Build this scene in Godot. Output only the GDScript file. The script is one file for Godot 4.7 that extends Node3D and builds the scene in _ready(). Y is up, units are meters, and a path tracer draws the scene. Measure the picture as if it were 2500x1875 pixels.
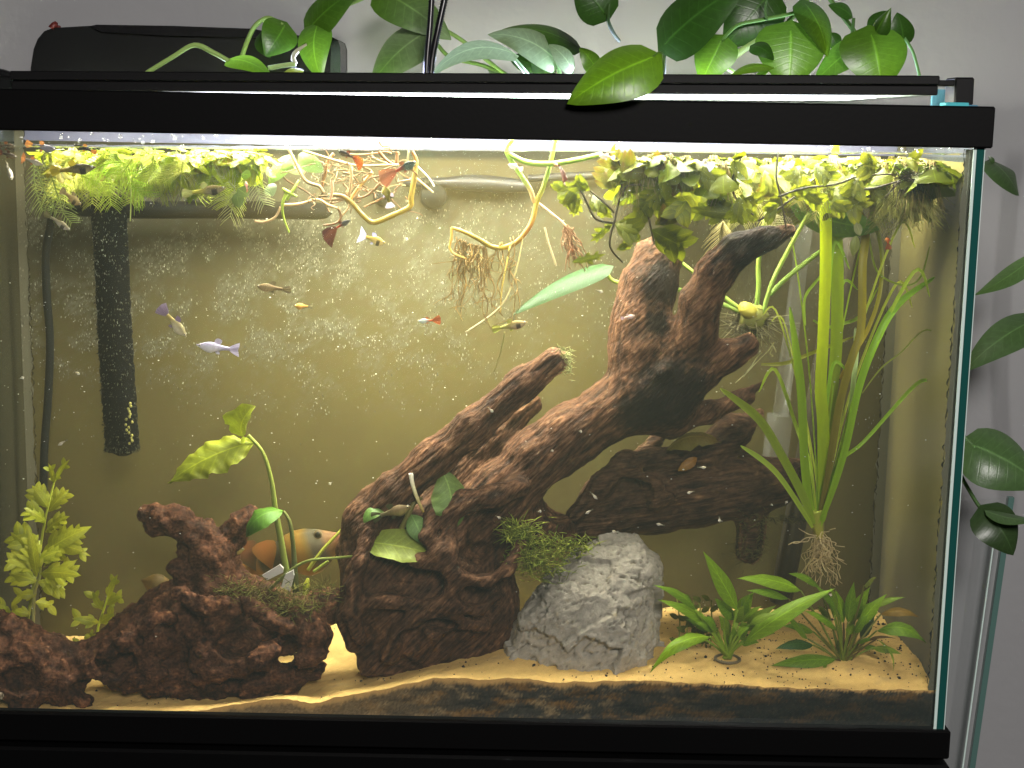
extends Node3D
# A planted aquarium with pothos growing out of its top. Units are metres, y is up.

const EYE := Vector3(0.0531, 0.4668, 1.0736)
const TURN := Vector3(-0.1708, 0.0043, 0.0183)
const FOCAL := 3670.5
const RIM := 0.4854        # top of the black rim
const WATER := 0.4475
const BACK := -0.202       # inner face of the back glass
const HALF := 0.384

var rng := RandomNumberGenerator.new()
var nz := FastNoiseLite.new()
var nz2 := FastNoiseLite.new()
var used := {}
var M := {}

func _ready() -> void:
	rng.seed = 20240
	nz.seed = 3; nz.noise_type = FastNoiseLite.TYPE_SIMPLEX_SMOOTH; nz.frequency = 1.0; nz.fractal_octaves = 3
	nz2.seed = 8; nz2.noise_type = FastNoiseLite.TYPE_SIMPLEX_SMOOTH; nz2.frequency = 1.0; nz2.fractal_type = FastNoiseLite.FRACTAL_NONE
	setup_view()
	make_materials()
	make_leaf_materials()
	build_room()
	build_tank()
	build_sand()
	build_wood()
	build_rocks()
	build_equipment()
	build_plants()
	build_surface_plants()
	build_pothos()
	build_fish()
	build_specks()

# ---------------------------------------------------------------- camera, light, exposure
func setup_view() -> void:
	var cam := Camera3D.new(); cam.name = "camera"; add_child(cam)
	cam.position = EYE; cam.rotation = TURN
	cam.fov = rad_to_deg(2.0 * atan(937.5 / FOCAL)); cam.near = 0.05; cam.far = 30.0; cam.current = true
	var we := WorldEnvironment.new(); we.name = "surroundings"; add_child(we)
	var e := Environment.new(); we.environment = e
	e.background_mode = Environment.BG_COLOR
	e.background_color = Color(0.05, 0.052, 0.06)
	e.tonemap_mode = Environment.TONE_MAPPER_LINEAR
	e.tonemap_exposure = 1.2
	e.sdfgi_enabled = true; e.ssao_enabled = true; e.ssil_enabled = true
	e.volumetric_fog_enabled = true; e.volumetric_fog_density = 0.0
	# the strip light's own light, just under its lens
	var l := AreaLight3D.new(); l.name = "led_strip_light"; add_child(l)
	l.area_size = Vector2(0.66, 0.11); l.light_energy = 1.6; l.light_color = Color(1.0, 0.97, 0.89)
	l.position = Vector3(0.01, 0.4840, -0.085); l.rotation = Vector3(-PI / 2, 0, 0)
	l.shadow_enabled = true; l.area_range = 3.0; l.area_attenuation = 2.0
	# added fill light for the lamp's spill onto the wall behind
	var s := AreaLight3D.new(); s.name = "wall_spill_fill_light"; add_child(s)
	s.area_size = Vector2(0.55, 0.012); s.light_energy = 0.10; s.light_color = Color(0.80, 0.83, 1.0)
	s.position = Vector3(0.08, 0.508, -0.158); s.rotation = Vector3(deg_to_rad(25), PI, 0)
	s.shadow_enabled = true; s.area_range = 3.0; s.area_attenuation = 2.0
	# added fill light for the room, unseen, off to the right in front
	var r := AreaLight3D.new(); r.name = "room_fill_light"; add_child(r)
	r.area_size = Vector2(0.5, 0.5); r.light_energy = 3.8; r.light_color = Color(1.0, 0.98, 0.96)
	r.position = Vector3(0.5, 1.35, 2.2); r.look_at_from_position(r.position, Vector3(0.4, 0.3, -0.2))
	r.shadow_enabled = true; r.area_range = 6.0; r.area_attenuation = 2.0

# ---------------------------------------------------------------- helpers
func P(x: float, y: float, z: float) -> Vector3:      # a point of the place: where the sight line through (x, y) of a 2500 x 1875 view meets the plane z
	var d := Basis.from_euler(TURN) * Vector3((x - 1250.0) / FOCAL, (937.5 - y) / FOCAL, -1.0)
	return EYE + d * ((z - EYE.z) / d.z)

func V(x: float, y: float, z: float) -> Vector3:
	return Vector3(x, y, z)

func lin(r: float, g: float, b: float) -> Color:      # linear base colour -> sRGB for albedo_color
	return Color(r, g, b).linear_to_srgb()

func srgb(h: String) -> Color:                        # sRGB hex -> linear, for vertex colours
	return Color(h).srgb_to_linear()

func numbered(called: String) -> String:
	var n: int = used.get(called, 0); used[called] = n + 1
	return called if n == 0 else "%s_%03d" % [called, n]

func mat(c: Color, rough := 0.6, spec := 0.5) -> StandardMaterial3D:
	var m := StandardMaterial3D.new()
	m.albedo_color = c; m.roughness = rough; m.metallic_specular = spec
	m.cull_mode = BaseMaterial3D.CULL_DISABLED
	return m

func vmat(rough := 0.6, spec := 0.5, back := 0.0) -> StandardMaterial3D:      # coloured by its vertices
	var m := mat(Color.WHITE, rough, spec); m.vertex_color_use_as_albedo = true
	if back > 0.0:
		m.backlight_enabled = true; m.backlight = Color(back, back, back)
	return m

func begin() -> SurfaceTool:
	var st := SurfaceTool.new(); st.begin(Mesh.PRIMITIVE_TRIANGLES); return st

func obj(called: String, st: SurfaceTool, m: Material, parent: Node = null, smooth := true) -> MeshInstance3D:
	if smooth: st.generate_normals()
	var o := MeshInstance3D.new(); o.mesh = st.commit(); o.material_override = m
	if parent == null:
		o.name = numbered(called); add_child(o)
	else:
		o.name = called; parent.add_child(o, true)
	return o

func tag(o: Node, label: String, category: String, group := "", kind := "") -> Node:
	if label: o.set_meta("label", label)
	if category: o.set_meta("category", category)
	if group: o.set_meta("group", group)
	if kind: o.set_meta("kind", kind)
	return o

func thing(called: String, label: String, category: String, at := Vector3.ZERO, group := "") -> Node3D:
	var o := Node3D.new(); o.name = numbered(called); add_child(o); o.position = at
	tag(o, label, category, group); return o

func structure(called: String, st: SurfaceTool, m: Material, smooth := true) -> MeshInstance3D:
	var o := obj(called, st, m, null, smooth); o.set_meta("kind", "structure"); return o

func quad(st: SurfaceTool, a: Vector3, b: Vector3, c: Vector3, d: Vector3) -> void:
	for p in [a, b, c, a, c, d]: st.add_vertex(p)

# a box between two corners with chamfered edges (flat faces)
func box(st: SurfaceTool, lo: Vector3, hi: Vector3, ch := 0.0) -> void:
	st.set_smooth_group(0xFFFFFFFF)
	var c := (lo + hi) * 0.5; var h := (hi - lo) * 0.5
	ch = minf(ch, minf(h.x, minf(h.y, h.z)) * 0.9)
	if ch <= 0.0:
		for ax in 3:
			for s in [-1.0, 1.0]:
				var n := Vector3.ZERO; n[ax] = s
				var u := Vector3.ZERO; u[(ax + 1) % 3] = 1.0
				var w := n.cross(u)
				var f := []
				for k in [[-1, -1], [-1, 1], [1, 1], [1, -1]]: f.append(c + (n + u * k[0] + w * k[1]) * h)
				quad(st, f[0], f[1], f[2], f[3])
		return
	var i := h - Vector3(ch, ch, ch)
	for ax in 3:
		var b := (ax + 1) % 3; var d := (ax + 2) % 3
		for s in [-1.0, 1.0]:
			var f := []
			for k in ([[-1, -1], [-1, 1], [1, 1], [1, -1]] if s > 0 else [[-1, -1], [1, -1], [1, 1], [-1, 1]]):
				var p := Vector3.ZERO; p[ax] = s * h[ax]; p[b] = k[0] * i[b]; p[d] = k[1] * i[d]; f.append(c + p)
			quad(st, f[0], f[1], f[2], f[3])
		for s in [-1.0, 1.0]:                                  # the bevels along axis ax
			for t in [-1.0, 1.0]:
				var f := []
				for k in [[0, -1], [0, 1], [1, 1], [1, -1]]:
					var p := Vector3.ZERO; p[ax] = k[1] * i[ax]
					p[b] = s * (h[b] if k[0] == 0 else i[b]); p[d] = t * (i[d] if k[0] == 0 else h[d]); f.append(c + p)
				if s * t < 0: f.reverse()
				quad(st, f[0], f[1], f[2], f[3])
	for s in [-1.0, 1.0]:
		for t in [-1.0, 1.0]:
			for q in [-1.0, 1.0]:
				var o := Vector3(s, t, q)
				var f := [c + o * Vector3(h.x, i.y, i.z), c + o * Vector3(i.x, h.y, i.z), c + o * Vector3(i.x, i.y, h.z)]
				if s * t * q > 0: f.reverse()
				for p in f: st.add_vertex(p)

# Catmull-Rom through points; extra numbers ride along
func spline(pts: Array, per := 6) -> Array:
	var out := []
	var n := pts.size()
	if n < 3 and per > 1:
		for k in n - 1:
			for j in per: out.append(pts[k].lerp(pts[k + 1], float(j) / per))
		out.append(pts[n - 1]); return out
	for k in n - 1:
		var a: Vector3 = pts[maxi(k - 1, 0)]; var b: Vector3 = pts[k]; var c: Vector3 = pts[k + 1]; var d: Vector3 = pts[mini(k + 2, n - 1)]
		for j in per: out.append(b.cubic_interpolate(c, a, d, float(j) / per))
	out.append(pts[n - 1])
	return out

func ramp(v, t: float):                                     # a number, or an array of them read along 0..1
	if v is Array:
		var f: float = t * (v.size() - 1); var k := mini(int(f), v.size() - 2)
		return lerp(v[k], v[k + 1], f - k)
	return v

# a swept tube; rad and col may be arrays along its length
func tube(st: SurfaceTool, pts: Array, rad, sides := 6, col = null, flat := 1.0) -> void:
	st.set_smooth_group(0)
	var n := pts.size()
	var rings := []
	var t0: Vector3 = (pts[1] - pts[0]).normalized()
	var u := t0.cross(Vector3(0.31, 0.92, 0.2)).normalized()
	if u.length() < 0.5: u = Vector3.RIGHT
	for k in n:
		var t: Vector3 = (pts[mini(k + 1, n - 1)] - pts[maxi(k - 1, 0)]).normalized()
		u = (u - t * u.dot(t)).normalized()
		var w := t.cross(u)
		var ring := []
		var f := float(k) / (n - 1)
		var r: float = ramp(rad, f)
		for j in sides:
			var a := TAU * j / sides
			ring.append(pts[k] + (u * cos(a) + w * sin(a) * flat) * r)
		rings.append(ring)
	for k in n - 1:
		var c0 = ramp(col, float(k) / (n - 1)) if col != null else null
		var c1 = ramp(col, float(k + 1) / (n - 1)) if col != null else null
		for j in sides:
			var jj := (j + 1) % sides
			for p in [[rings[k][j], c0], [rings[k + 1][jj], c1], [rings[k][jj], c0], [rings[k][j], c0], [rings[k + 1][j], c1], [rings[k + 1][jj], c1]]:
				if col != null: st.set_color(p[1])
				st.set_uv(Vector2(0.5, 0.2)); st.add_vertex(p[0])
	for e in [0, n - 1]:
		for j in range(1, sides - 1):
			if col != null: st.set_color(ramp(col, 0.0 if e == 0 else 1.0))
			var f := [rings[e][0], rings[e][j], rings[e][j + 1]]
			if e != 0: f.reverse()
			for p in f: st.set_uv(Vector2(0.5, 0.2)); st.add_vertex(p)

# an ellipsoid blob with its own axes
func blob(st: SurfaceTool, c: Vector3, r: Vector3, rot := Basis.IDENTITY, col = null, seg := 8, rough := 0.0) -> void:
	st.set_smooth_group(0)
	var g := []
	for i in seg + 1:
		var row := []
		var ph := PI * i / seg
		for j in seg * 2:
			var th := PI * j / seg
			var d := Vector3(sin(ph) * cos(th), cos(ph), sin(ph) * sin(th))
			row.append(c + rot * (d * r) * (1.0 + rough * nz2.get_noise_3dv(d * 2.0 + c * 300.0)))
		g.append(row)
	for i in seg:
		for j in seg * 2:
			var jj := (j + 1) % (seg * 2)
			for p in [g[i][j], g[i][jj], g[i + 1][jj], g[i][j], g[i + 1][jj], g[i + 1][j]]:
				if col != null: st.set_color(col)
				st.set_uv(Vector2(0.5, 0.2)); st.add_vertex(p)

func noise_tex(freq: float, normal := false, strength := 4.0, seed_ := 1, size := 256, oct := 4, colors: Array = [], typ := FastNoiseLite.TYPE_SIMPLEX_SMOOTH) -> NoiseTexture2D:
	var t := NoiseTexture2D.new(); t.width = size; t.height = size; t.seamless = true
	var n := FastNoiseLite.new(); n.seed = seed_; n.frequency = freq; n.fractal_octaves = oct; n.noise_type = typ
	t.noise = n; t.as_normal_map = normal; t.bump_strength = strength
	if colors.size():
		var g := Gradient.new(); g.offsets = PackedFloat32Array(range(colors.size()).map(func(k): return float(k) / (colors.size() - 1))); g.colors = PackedColorArray(colors)
		t.color_ramp = g
	return t

# ---------------------------------------------------------------- materials
func make_materials() -> void:
	M.wall = mat(lin(0.33, 0.33, 0.34), 0.85, 0.3)
	M.wall.normal_enabled = true; M.wall.normal_texture = noise_tex(0.03, true, 1.2, 4); M.wall.normal_scale = 0.35
	M.wall.uv1_triplanar = true; M.wall.uv1_world_triplanar = true; M.wall.uv1_scale = Vector3(6, 6, 6)
	M.black = mat(lin(0.0028, 0.0028, 0.003), 0.5, 0.22)
	M.black.normal_enabled = true; M.black.normal_texture = noise_tex(0.09, true, 2.0, 9); M.black.normal_scale = 0.03
	M.black.uv1_triplanar = true; M.black.uv1_world_triplanar = true; M.black.uv1_scale = Vector3(9, 9, 9)
	M.gloss_black = mat(lin(0.008, 0.008, 0.009), 0.25, 0.5)
	M.metal_black = mat(lin(0.004, 0.004, 0.0045), 0.5, 0.3)
	M.pane = mat(Color(0.85, 0.97, 0.93, 0.02), 0.02, 0.5); M.pane.transparency = BaseMaterial3D.TRANSPARENCY_ALPHA
	M.lid = mat(Color(0.7, 0.95, 0.9, 0.06), 0.04, 0.5); M.lid.transparency = BaseMaterial3D.TRANSPARENCY_ALPHA
	M.edge = mat(lin(0.012, 0.085, 0.075), 0.15, 0.5)
	M.edge_light = mat(lin(0.70, 0.85, 0.80), 0.25, 0.5)
	M.cyan = mat(lin(0.10, 0.55, 0.62), 0.15, 0.5)
	M.blue = mat(lin(0.10, 0.26, 0.38), 0.15, 0.5)
	M.side_reflection = mat(Color(0.46, 0.43, 0.24, 0.80), 0.8, 0.2); M.side_reflection.transparency = BaseMaterial3D.TRANSPARENCY_ALPHA
	M.side_reflection_dark = mat(Color(0.20, 0.195, 0.13, 0.85), 0.8, 0.2); M.side_reflection_dark.transparency = BaseMaterial3D.TRANSPARENCY_ALPHA
	M.silicone = mat(lin(0.11, 0.105, 0.065), 0.5, 0.4)
	M.dirt = mat(lin(0.012, 0.012, 0.008), 0.8, 0.2)
	M.film = vmat(0.8, 0.2)
	M.led = mat(Color.WHITE, 0.4); M.led.emission_enabled = true; M.led.emission = Color(0.95, 0.96, 1.0); M.led.emission_energy_multiplier = 5.0
	M.led_bright = mat(Color.WHITE, 0.4); M.led_bright.emission_enabled = true; M.led_bright.emission = Color(1, 1, 1); M.led_bright.emission_energy_multiplier = 8.0
	M.plastic = mat(lin(0.004, 0.0045, 0.005), 0.5, 0.3)
	M.pipe = mat(lin(0.003, 0.0034, 0.0034), 0.8, 0.15)
	M.hose = mat(lin(0.006, 0.0075, 0.0075), 0.7, 0.2)
	M.grey_plastic = mat(lin(0.006, 0.007, 0.0085), 0.5, 0.4)
	M.olive_stripe = mat(lin(0.055, 0.048, 0.030), 0.6, 0.3)
	M.clear = mat(Color(0.8, 0.82, 0.8, 0.06), 0.22, 0.2); M.clear.transparency = BaseMaterial3D.TRANSPARENCY_ALPHA
	M.white = mat(lin(0.45, 0.42, 0.37), 0.6)
	M.edge_soft = mat(lin(0.10, 0.19, 0.17), 0.2)
	M.strap = vmat(0.4, 0.4, 0.9)
	M.fish = vmat(0.55, 0.25, 0.25); M.fin = vmat(0.5, 0.3, 0.8); M.eye = vmat(0.3, 0.4)
	M.drop = mat(Color(1, 1, 1, 0.2), 0.05, 0.5); M.drop.transparency = BaseMaterial3D.TRANSPARENCY_ALPHA
	M.lavender_glare = mat(lin(0.13, 0.135, 0.21), 0.5, 0.5)
	M.water = mat(Color(0.9, 0.95, 0.85, 0.05), 0.02, 0.5); M.water.transparency = BaseMaterial3D.TRANSPARENCY_ALPHA

# ---------------------------------------------------------------- wall and stand
func build_room() -> void:
	var st := begin()
	box(st, V(-1.6, -0.8, -0.32), V(1.8, 1.6, -0.28))
	structure("wall", st, M.wall, true)
	st = begin()
	box(st, V(-HALF - 0.03, -0.5, BACK - 0.01), V(HALF + 0.0, -0.0035, 0.004), 0.002)
	var o := obj("stand_top", st, M.black)
	tag(o, "black stand under the aquarium, only its top edge in view", "stand")

# ---------------------------------------------------------------- the tank
func build_tank() -> void:
	var t := thing("aquarium", "long glass aquarium with black plastic rims, half full of driftwood and plants", "aquarium")
	var zb := BACK - 0.006
	var st := begin()
	# rims: four bars each
	for r in [[0.0, 0.0225, "bottom_rim"], [RIM - 0.0290, RIM, "top_rim"]]:
		st = begin()
		box(st, V(-HALF, r[0], -0.011), V(HALF, r[1], 0.0), 0.0012)
		box(st, V(-HALF, r[0], zb - 0.007), V(HALF, r[1], zb - 0.0003), 0.0012)
		box(st, V(-HALF, r[0] + 0.0002, zb + 0.0062), V(-HALF + 0.012, r[1] - 0.0002, -0.0112), 0.0012)
		box(st, V(HALF - 0.012, r[0] + 0.0002, zb + 0.0062), V(HALF, r[1] - 0.0002, -0.0112), 0.0012)
		obj(r[2], st, M.black, t)
	st = begin(); box(st, V(-HALF + 0.0105, 0.006, -0.0095), V(HALF - 0.0105, RIM - 0.004, -0.0045)); obj("front_pane", st, M.pane, t)
	# side panes: clear faces, their green edge seen from the front
	for s in [-1.0, 1.0]:
		st = begin(); box(st, V(minf(s * (HALF - 0.0102), s * (HALF - 0.0046)), 0.006, zb), V(maxf(s * (HALF - 0.0102), s * (HALF - 0.0046)), RIM - 0.004, -0.0052)); obj("side_pane", st, M.pane, t)
		st = begin(); quad(st, V(s * (HALF - 0.0104), 0.02, BACK), V(s * (HALF - 0.0104), 0.02, -0.0135), V(s * (HALF - 0.0104), WATER - 0.002, -0.0135), V(s * (HALF - 0.0104), WATER - 0.002, BACK)); obj("reflection_film", st, M.side_reflection if s > 0.0 else M.side_reflection_dark, t)  # tinted sheet painted as the interior mirrored in the side glass
		st = begin(); box(st, V(minf(s * (HALF - 0.0100), s * (HALF - 0.0048)), 0.02, -0.0051), V(maxf(s * (HALF - 0.0100), s * (HALF - 0.0048)), RIM - 0.026, -0.0040), 0.0003)
		obj("pane_edge", st, M.edge, t)
		st = begin(); box(st, V(minf(s * (HALF - 0.0047), s * (HALF - 0.0041)), 0.02, -0.0058), V(maxf(s * (HALF - 0.0047), s * (HALF - 0.0041)), RIM - 0.026, -0.0038)); obj("bright_edge", st, M.edge_light, t)
		st = begin(); box(st, V(minf(s * (HALF - 0.0122), s * (HALF - 0.0101)), 0.02, -0.0054), V(maxf(s * (HALF - 0.0122), s * (HALF - 0.0101)), RIM - 0.026, -0.0042)); obj("bright_edge", st, M.edge_light, t)
		# silicone in the front and back corners, with a ragged dark line of dirt
		for z in [-0.0098, BACK + 0.001]:
			st = begin()
			var w := 0.008 if z < -0.1 else 0.006
			var x0: float = s * (HALF - 0.0104)
			var pts := []
			for k in 60: pts.append(V(0, lerpf(0.02, RIM - 0.03, k / 59.0), 0))
			for k in 59:
				var wa := w * (1.0 + 0.25 * nz2.get_noise_2d(k * 0.7, z * 900 + s * 5)); var wb := w * (1.0 + 0.25 * nz2.get_noise_2d((k + 1) * 0.7, z * 900 + s * 5))
				var zz: float = z + (0.0004 if z < -0.1 else -0.0004)
				quad(st, V(x0, pts[k].y, zz), V(x0 - s * wa, pts[k].y, zz), V(x0 - s * wb, pts[k + 1].y, zz), V(x0, pts[k + 1].y, zz))
			obj("silicone_seam", st, M.silicone, t)
			st = begin()
			for k in 59:
				for j in 4:
					var f0 := (k + j / 4.0) * 0.9; var f1 := (k + (j + 1) / 4.0) * 0.9
					var ya := lerpf(pts[k].y, pts[k + 1].y, j / 4.0); var yb := lerpf(pts[k].y, pts[k + 1].y, (j + 1) / 4.0)
					var e0 := w * (1.0 + 0.3 * nz.get_noise_2d(f0, z * 900 + s * 5)); var e1 := w * (1.0 + 0.3 * nz.get_noise_2d(f1, z * 900 + s * 5))
					var h0 := maxf(0.0, 0.0006 + 0.0016 * nz.get_noise_2d(f0 * 1.7, 40 + s)); var h1 := maxf(0.0, 0.0006 + 0.0016 * nz.get_noise_2d(f1 * 1.7, 40 + s))
					var zz: float = z + (0.0009 if z < -0.1 else -0.0009)
					quad(st, V(x0 - s * e0, ya, zz), V(x0 - s * (e0 + h0), ya, zz), V(x0 - s * (e1 + h1), yb, zz), V(x0 - s * e1, yb, zz))
			obj("dirt_line", st, M.dirt, t)
	# the back pane under water wears an olive film painted as murky water, with cloudy paler patches
	st = begin(); st.set_smooth_group(0)
	var gx := 330; var gyy := 190
	var film := []
	for i in gx + 1:
		var line := []
		for j in gyy + 1:
			var x := lerpf(-HALF + 0.0105, HALF - 0.0105, i / float(gx)); var y := lerpf(0.006, WATER - 0.001, j / float(gyy))
			line.append([V(x, y, BACK), film_color(x, y)])
		film.append(line)
	for i in gx:
		for j in gyy:
			for q in [film[i][j], film[i + 1][j + 1], film[i + 1][j], film[i][j], film[i][j + 1], film[i + 1][j + 1]]:
				st.set_color(q[1]); st.add_vertex(q[0])
	obj("back_pane", st, M.film, t)
	st = begin(); box(st, V(-HALF + 0.0105, WATER - 0.0008, zb), V(HALF - 0.0105, RIM - 0.004, BACK)); obj("back_pane", st, M.lavender_glare, t)  # lavender colour painted as the reflections above the waterline
	st = begin(); box(st, V(-HALF + 0.0105, 0.002, BACK), V(HALF - 0.0105, 0.0058, -0.0098)); obj("bottom_pane", st, M.pane, t)
	# water: its surface, level while the tank leans a little, and the murk in it
	st = begin()
	var nx := 90; var nzc := 24
	for i in nx:
		for j in nzc:
			var f := []
			for k in [[0, 0], [1, 0], [1, 1], [0, 1]]:
				var x := lerpf(-HALF + 0.0107, HALF - 0.0107, (i + k[0]) / float(nx)); var z := lerpf(BACK + 0.0003, -0.0100, (j + k[1]) / float(nzc))
				f.append(V(x, water_y(x) + 0.0006 * nz2.get_noise_2d(x * 40, z * 40) + 0.0015 * exp(-(-0.0100 - z) / 0.002), z))
			quad(st, f[0], f[1], f[2], f[3])
	structure("water", st, M.water)
	var fog := FogVolume.new(); fog.name = "water_murk"; fog.shape = RenderingServer.FOG_VOLUME_SHAPE_BOX
	fog.size = Vector3(HALF * 2 - 0.024, 0.415, -BACK - 0.0112); fog.position = V(0, 0.2325, (BACK - 0.0108) / 2)
	var fm := FogMaterial.new(); fm.density = 0.24; fm.albedo = Color(0.86, 0.78, 0.46); fog.material = fm
	fog.set_meta("kind", "structure"); add_child(fog)

func water_y(x: float) -> float:
	return WATER + 0.0106 * x

func algae_share(x: float, y: float) -> float:          # how thickly pale algae sits on the back glass
	var d := smoothstep(0.20, 0.30, y) * smoothstep(0.435, 0.39, y) * (0.2 + 0.8 * smoothstep(0.12, -0.15, x))
	return d * smoothstep(-0.30, 0.45, nz.get_noise_2d(x * 22.0, y * 26.0) + 0.45 * nz.get_noise_2d(x * 90.0, y * 90.0))

func film_color(x: float, y: float) -> Color:
	var n := nz.get_noise_2d(x * 9.0 + 50.0, y * 9.0) + 0.25 * nz2.get_noise_2d(x * 220.0, y * 120.0)
	var c := Color(0.073, 0.062, 0.022) * (1.0 + 0.10 * n)
	c = c.lerp(Color(0.034, 0.034, 0.0235), smoothstep(0.24, 0.40, y) * 0.85)  # darker, greyer tone painted near the top to offset the lamp
	return c.lerp(Color(0.10, 0.102, 0.068), algae_share(x, y) * clampf(0.5 + 0.8 * nz2.get_noise_2d(x * 420.0, y * 260.0), 0.0, 1.0))

# ---------------------------------------------------------------- sand
var sand_front: Curve
var sand_mid: Curve
var sand_back: Curve

func profile(points: Array, z: float) -> Curve:
	var c := Curve.new(); c.min_value = -1.0; c.max_value = 1.0
	for q in points:
		var p := P(q[0], q[1], z)
		c.add_point(Vector2((p.x + 0.4) / 0.8, p.y))
	for k in c.point_count:
		c.set_point_left_mode(k, Curve.TANGENT_LINEAR); c.set_point_right_mode(k, Curve.TANGENT_LINEAR)
	return c

func sand_y(x: float, z: float) -> float:
	var u := clampf((x + 0.4) / 0.8, 0.0, 1.0)
	var a := (sand_front.sample(u - 0.008) + sand_front.sample(u) + sand_front.sample(u + 0.008)) / 3.0
	var m := (sand_mid.sample(u - 0.008) + sand_mid.sample(u) + sand_mid.sample(u + 0.008)) / 3.0
	var b := sand_back.sample(u)
	var t := clampf(-z / 0.062, 0.0, 1.0)
	var y: float
	if z > -0.062: y = lerpf(a, m, smoothstep(0.1, 1.0, t))
	else: y = lerpf(m, b, clampf((-z - 0.062) / (-BACK - 0.062), 0.0, 1.0))
	return y + 0.0016 * nz.get_noise_2d(x * 38.0, z * 38.0) + 0.0007 * nz.get_noise_2d(x * 160.0, z * 160.0)

func build_sand() -> void:
	var pts_f := [[-200, 1757], [58, 1754], [386, 1740], [482, 1733], [560, 1722], [617, 1713], [664, 1704], [720, 1708], [772, 1717], [850, 1695], [921, 1686], [1018, 1663], [1064, 1655], [1307, 1659], [1365, 1667], [1481, 1661], [1674, 1667], [1900, 1678], [2113, 1684], [2300, 1684]]
	var pts_m := [[-200, 1690], [100, 1690], [420, 1690], [600, 1700], [700, 1690], [825, 1673], [921, 1655], [1056, 1617], [1150, 1597], [1242, 1584], [1400, 1586], [1600, 1580], [1900, 1595], [2260, 1610]]
	var pts_b := [[-100, 1550], [92, 1551], [231, 1553], [600, 1540], [900, 1520], [1200, 1495], [1616, 1482], [2132, 1490], [2250, 1490]]
	sand_front = profile(pts_f, -0.0102); sand_mid = profile(pts_m, -0.062); sand_back = profile(pts_b, BACK)
	var st := begin(); st.set_smooth_group(0)
	var nx := 420; var nzz := 100
	var x0 := -HALF + 0.0112; var x1 := HALF - 0.0112; var z0 := -0.0099; var z1 := BACK + 0.0005
	var gy := PackedFloat32Array(); gy.resize((nx + 1) * (nzz + 1))
	var gc := PackedColorArray(); gc.resize((nx + 1) * (nzz + 1))
	for i in nx + 1:
		for j in nzz + 1:
			var x := lerpf(x0, x1, i / float(nx)); var z := lerpf(z0, z1, j / float(nzz))
			gy[i * (nzz + 1) + j] = sand_y(x, z)
			var n := nz.get_noise_2d(x * 60.0, z * 60.0) * 0.5 + nz2.get_noise_2d(x * 900.0, z * 900.0) * 0.5
			var c := Color(0.70, 0.46, 0.155) * (1.0 + 0.13 * n)
			var d := smoothstep(0.25, 0.75, nz.get_noise_2d(x * 25.0 + 7.0, z * 40.0 + 3.0))
			gc[i * (nzz + 1) + j] = c.lerp(Color(0.38, 0.27, 0.13), d * 0.5)
	for i in nx:
		for j in nzz:
			var q := []
			for k in [[0, 0], [1, 0], [1, 1], [0, 1]]:
				var ii: int = i + k[0]; var jj: int = j + k[1]; var at := ii * (nzz + 1) + jj
				q.append([V(lerpf(x0, x1, ii / float(nx)), gy[at], lerpf(z0, z1, jj / float(nzz))), gc[at]])
			for k in [0, 2, 1, 0, 3, 2]:
				st.set_color(q[k][1]); st.add_vertex(q[k][0])
	M.sand = vmat(0.9, 0.2)
	M.sand.normal_enabled = true; M.sand.normal_texture = noise_tex(0.22, true, 6.0, 5, 512, 3); M.sand.normal_scale = 0.7
	M.sand.uv1_triplanar = true; M.sand.uv1_world_triplanar = true; M.sand.uv1_scale = Vector3(14, 14, 14)
	structure("sand", st, M.sand)
	# the cut face behind the front glass: clean sand on top, black and rusty muck below
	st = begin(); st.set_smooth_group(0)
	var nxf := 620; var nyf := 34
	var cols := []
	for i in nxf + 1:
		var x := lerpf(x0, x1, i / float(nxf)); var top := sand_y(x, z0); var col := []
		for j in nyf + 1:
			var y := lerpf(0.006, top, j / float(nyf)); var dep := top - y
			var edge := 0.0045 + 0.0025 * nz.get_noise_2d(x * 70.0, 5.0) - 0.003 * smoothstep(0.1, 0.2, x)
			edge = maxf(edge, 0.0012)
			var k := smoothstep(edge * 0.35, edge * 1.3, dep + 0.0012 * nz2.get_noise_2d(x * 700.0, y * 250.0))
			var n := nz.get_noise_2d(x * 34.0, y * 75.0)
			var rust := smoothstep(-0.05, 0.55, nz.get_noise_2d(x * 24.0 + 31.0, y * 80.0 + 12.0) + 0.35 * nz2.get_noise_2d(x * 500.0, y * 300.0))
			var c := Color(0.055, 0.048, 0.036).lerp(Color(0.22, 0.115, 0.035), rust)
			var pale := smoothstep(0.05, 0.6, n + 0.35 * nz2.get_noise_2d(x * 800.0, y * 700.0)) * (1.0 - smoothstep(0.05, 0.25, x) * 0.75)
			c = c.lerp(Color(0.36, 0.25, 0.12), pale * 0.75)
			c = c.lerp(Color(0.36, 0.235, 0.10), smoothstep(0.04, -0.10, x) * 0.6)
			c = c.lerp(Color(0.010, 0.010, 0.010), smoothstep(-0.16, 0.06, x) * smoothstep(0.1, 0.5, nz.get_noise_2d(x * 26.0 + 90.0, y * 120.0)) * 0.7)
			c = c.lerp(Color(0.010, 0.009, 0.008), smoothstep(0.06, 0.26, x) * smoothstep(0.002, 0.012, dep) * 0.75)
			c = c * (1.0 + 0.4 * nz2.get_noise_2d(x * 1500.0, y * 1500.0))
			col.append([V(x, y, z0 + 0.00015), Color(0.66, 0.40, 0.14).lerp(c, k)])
		cols.append(col)
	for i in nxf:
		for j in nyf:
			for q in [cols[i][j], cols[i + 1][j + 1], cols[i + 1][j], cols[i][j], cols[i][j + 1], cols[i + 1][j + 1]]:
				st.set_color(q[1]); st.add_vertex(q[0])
	structure("sand_face", st, M.sand)
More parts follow.
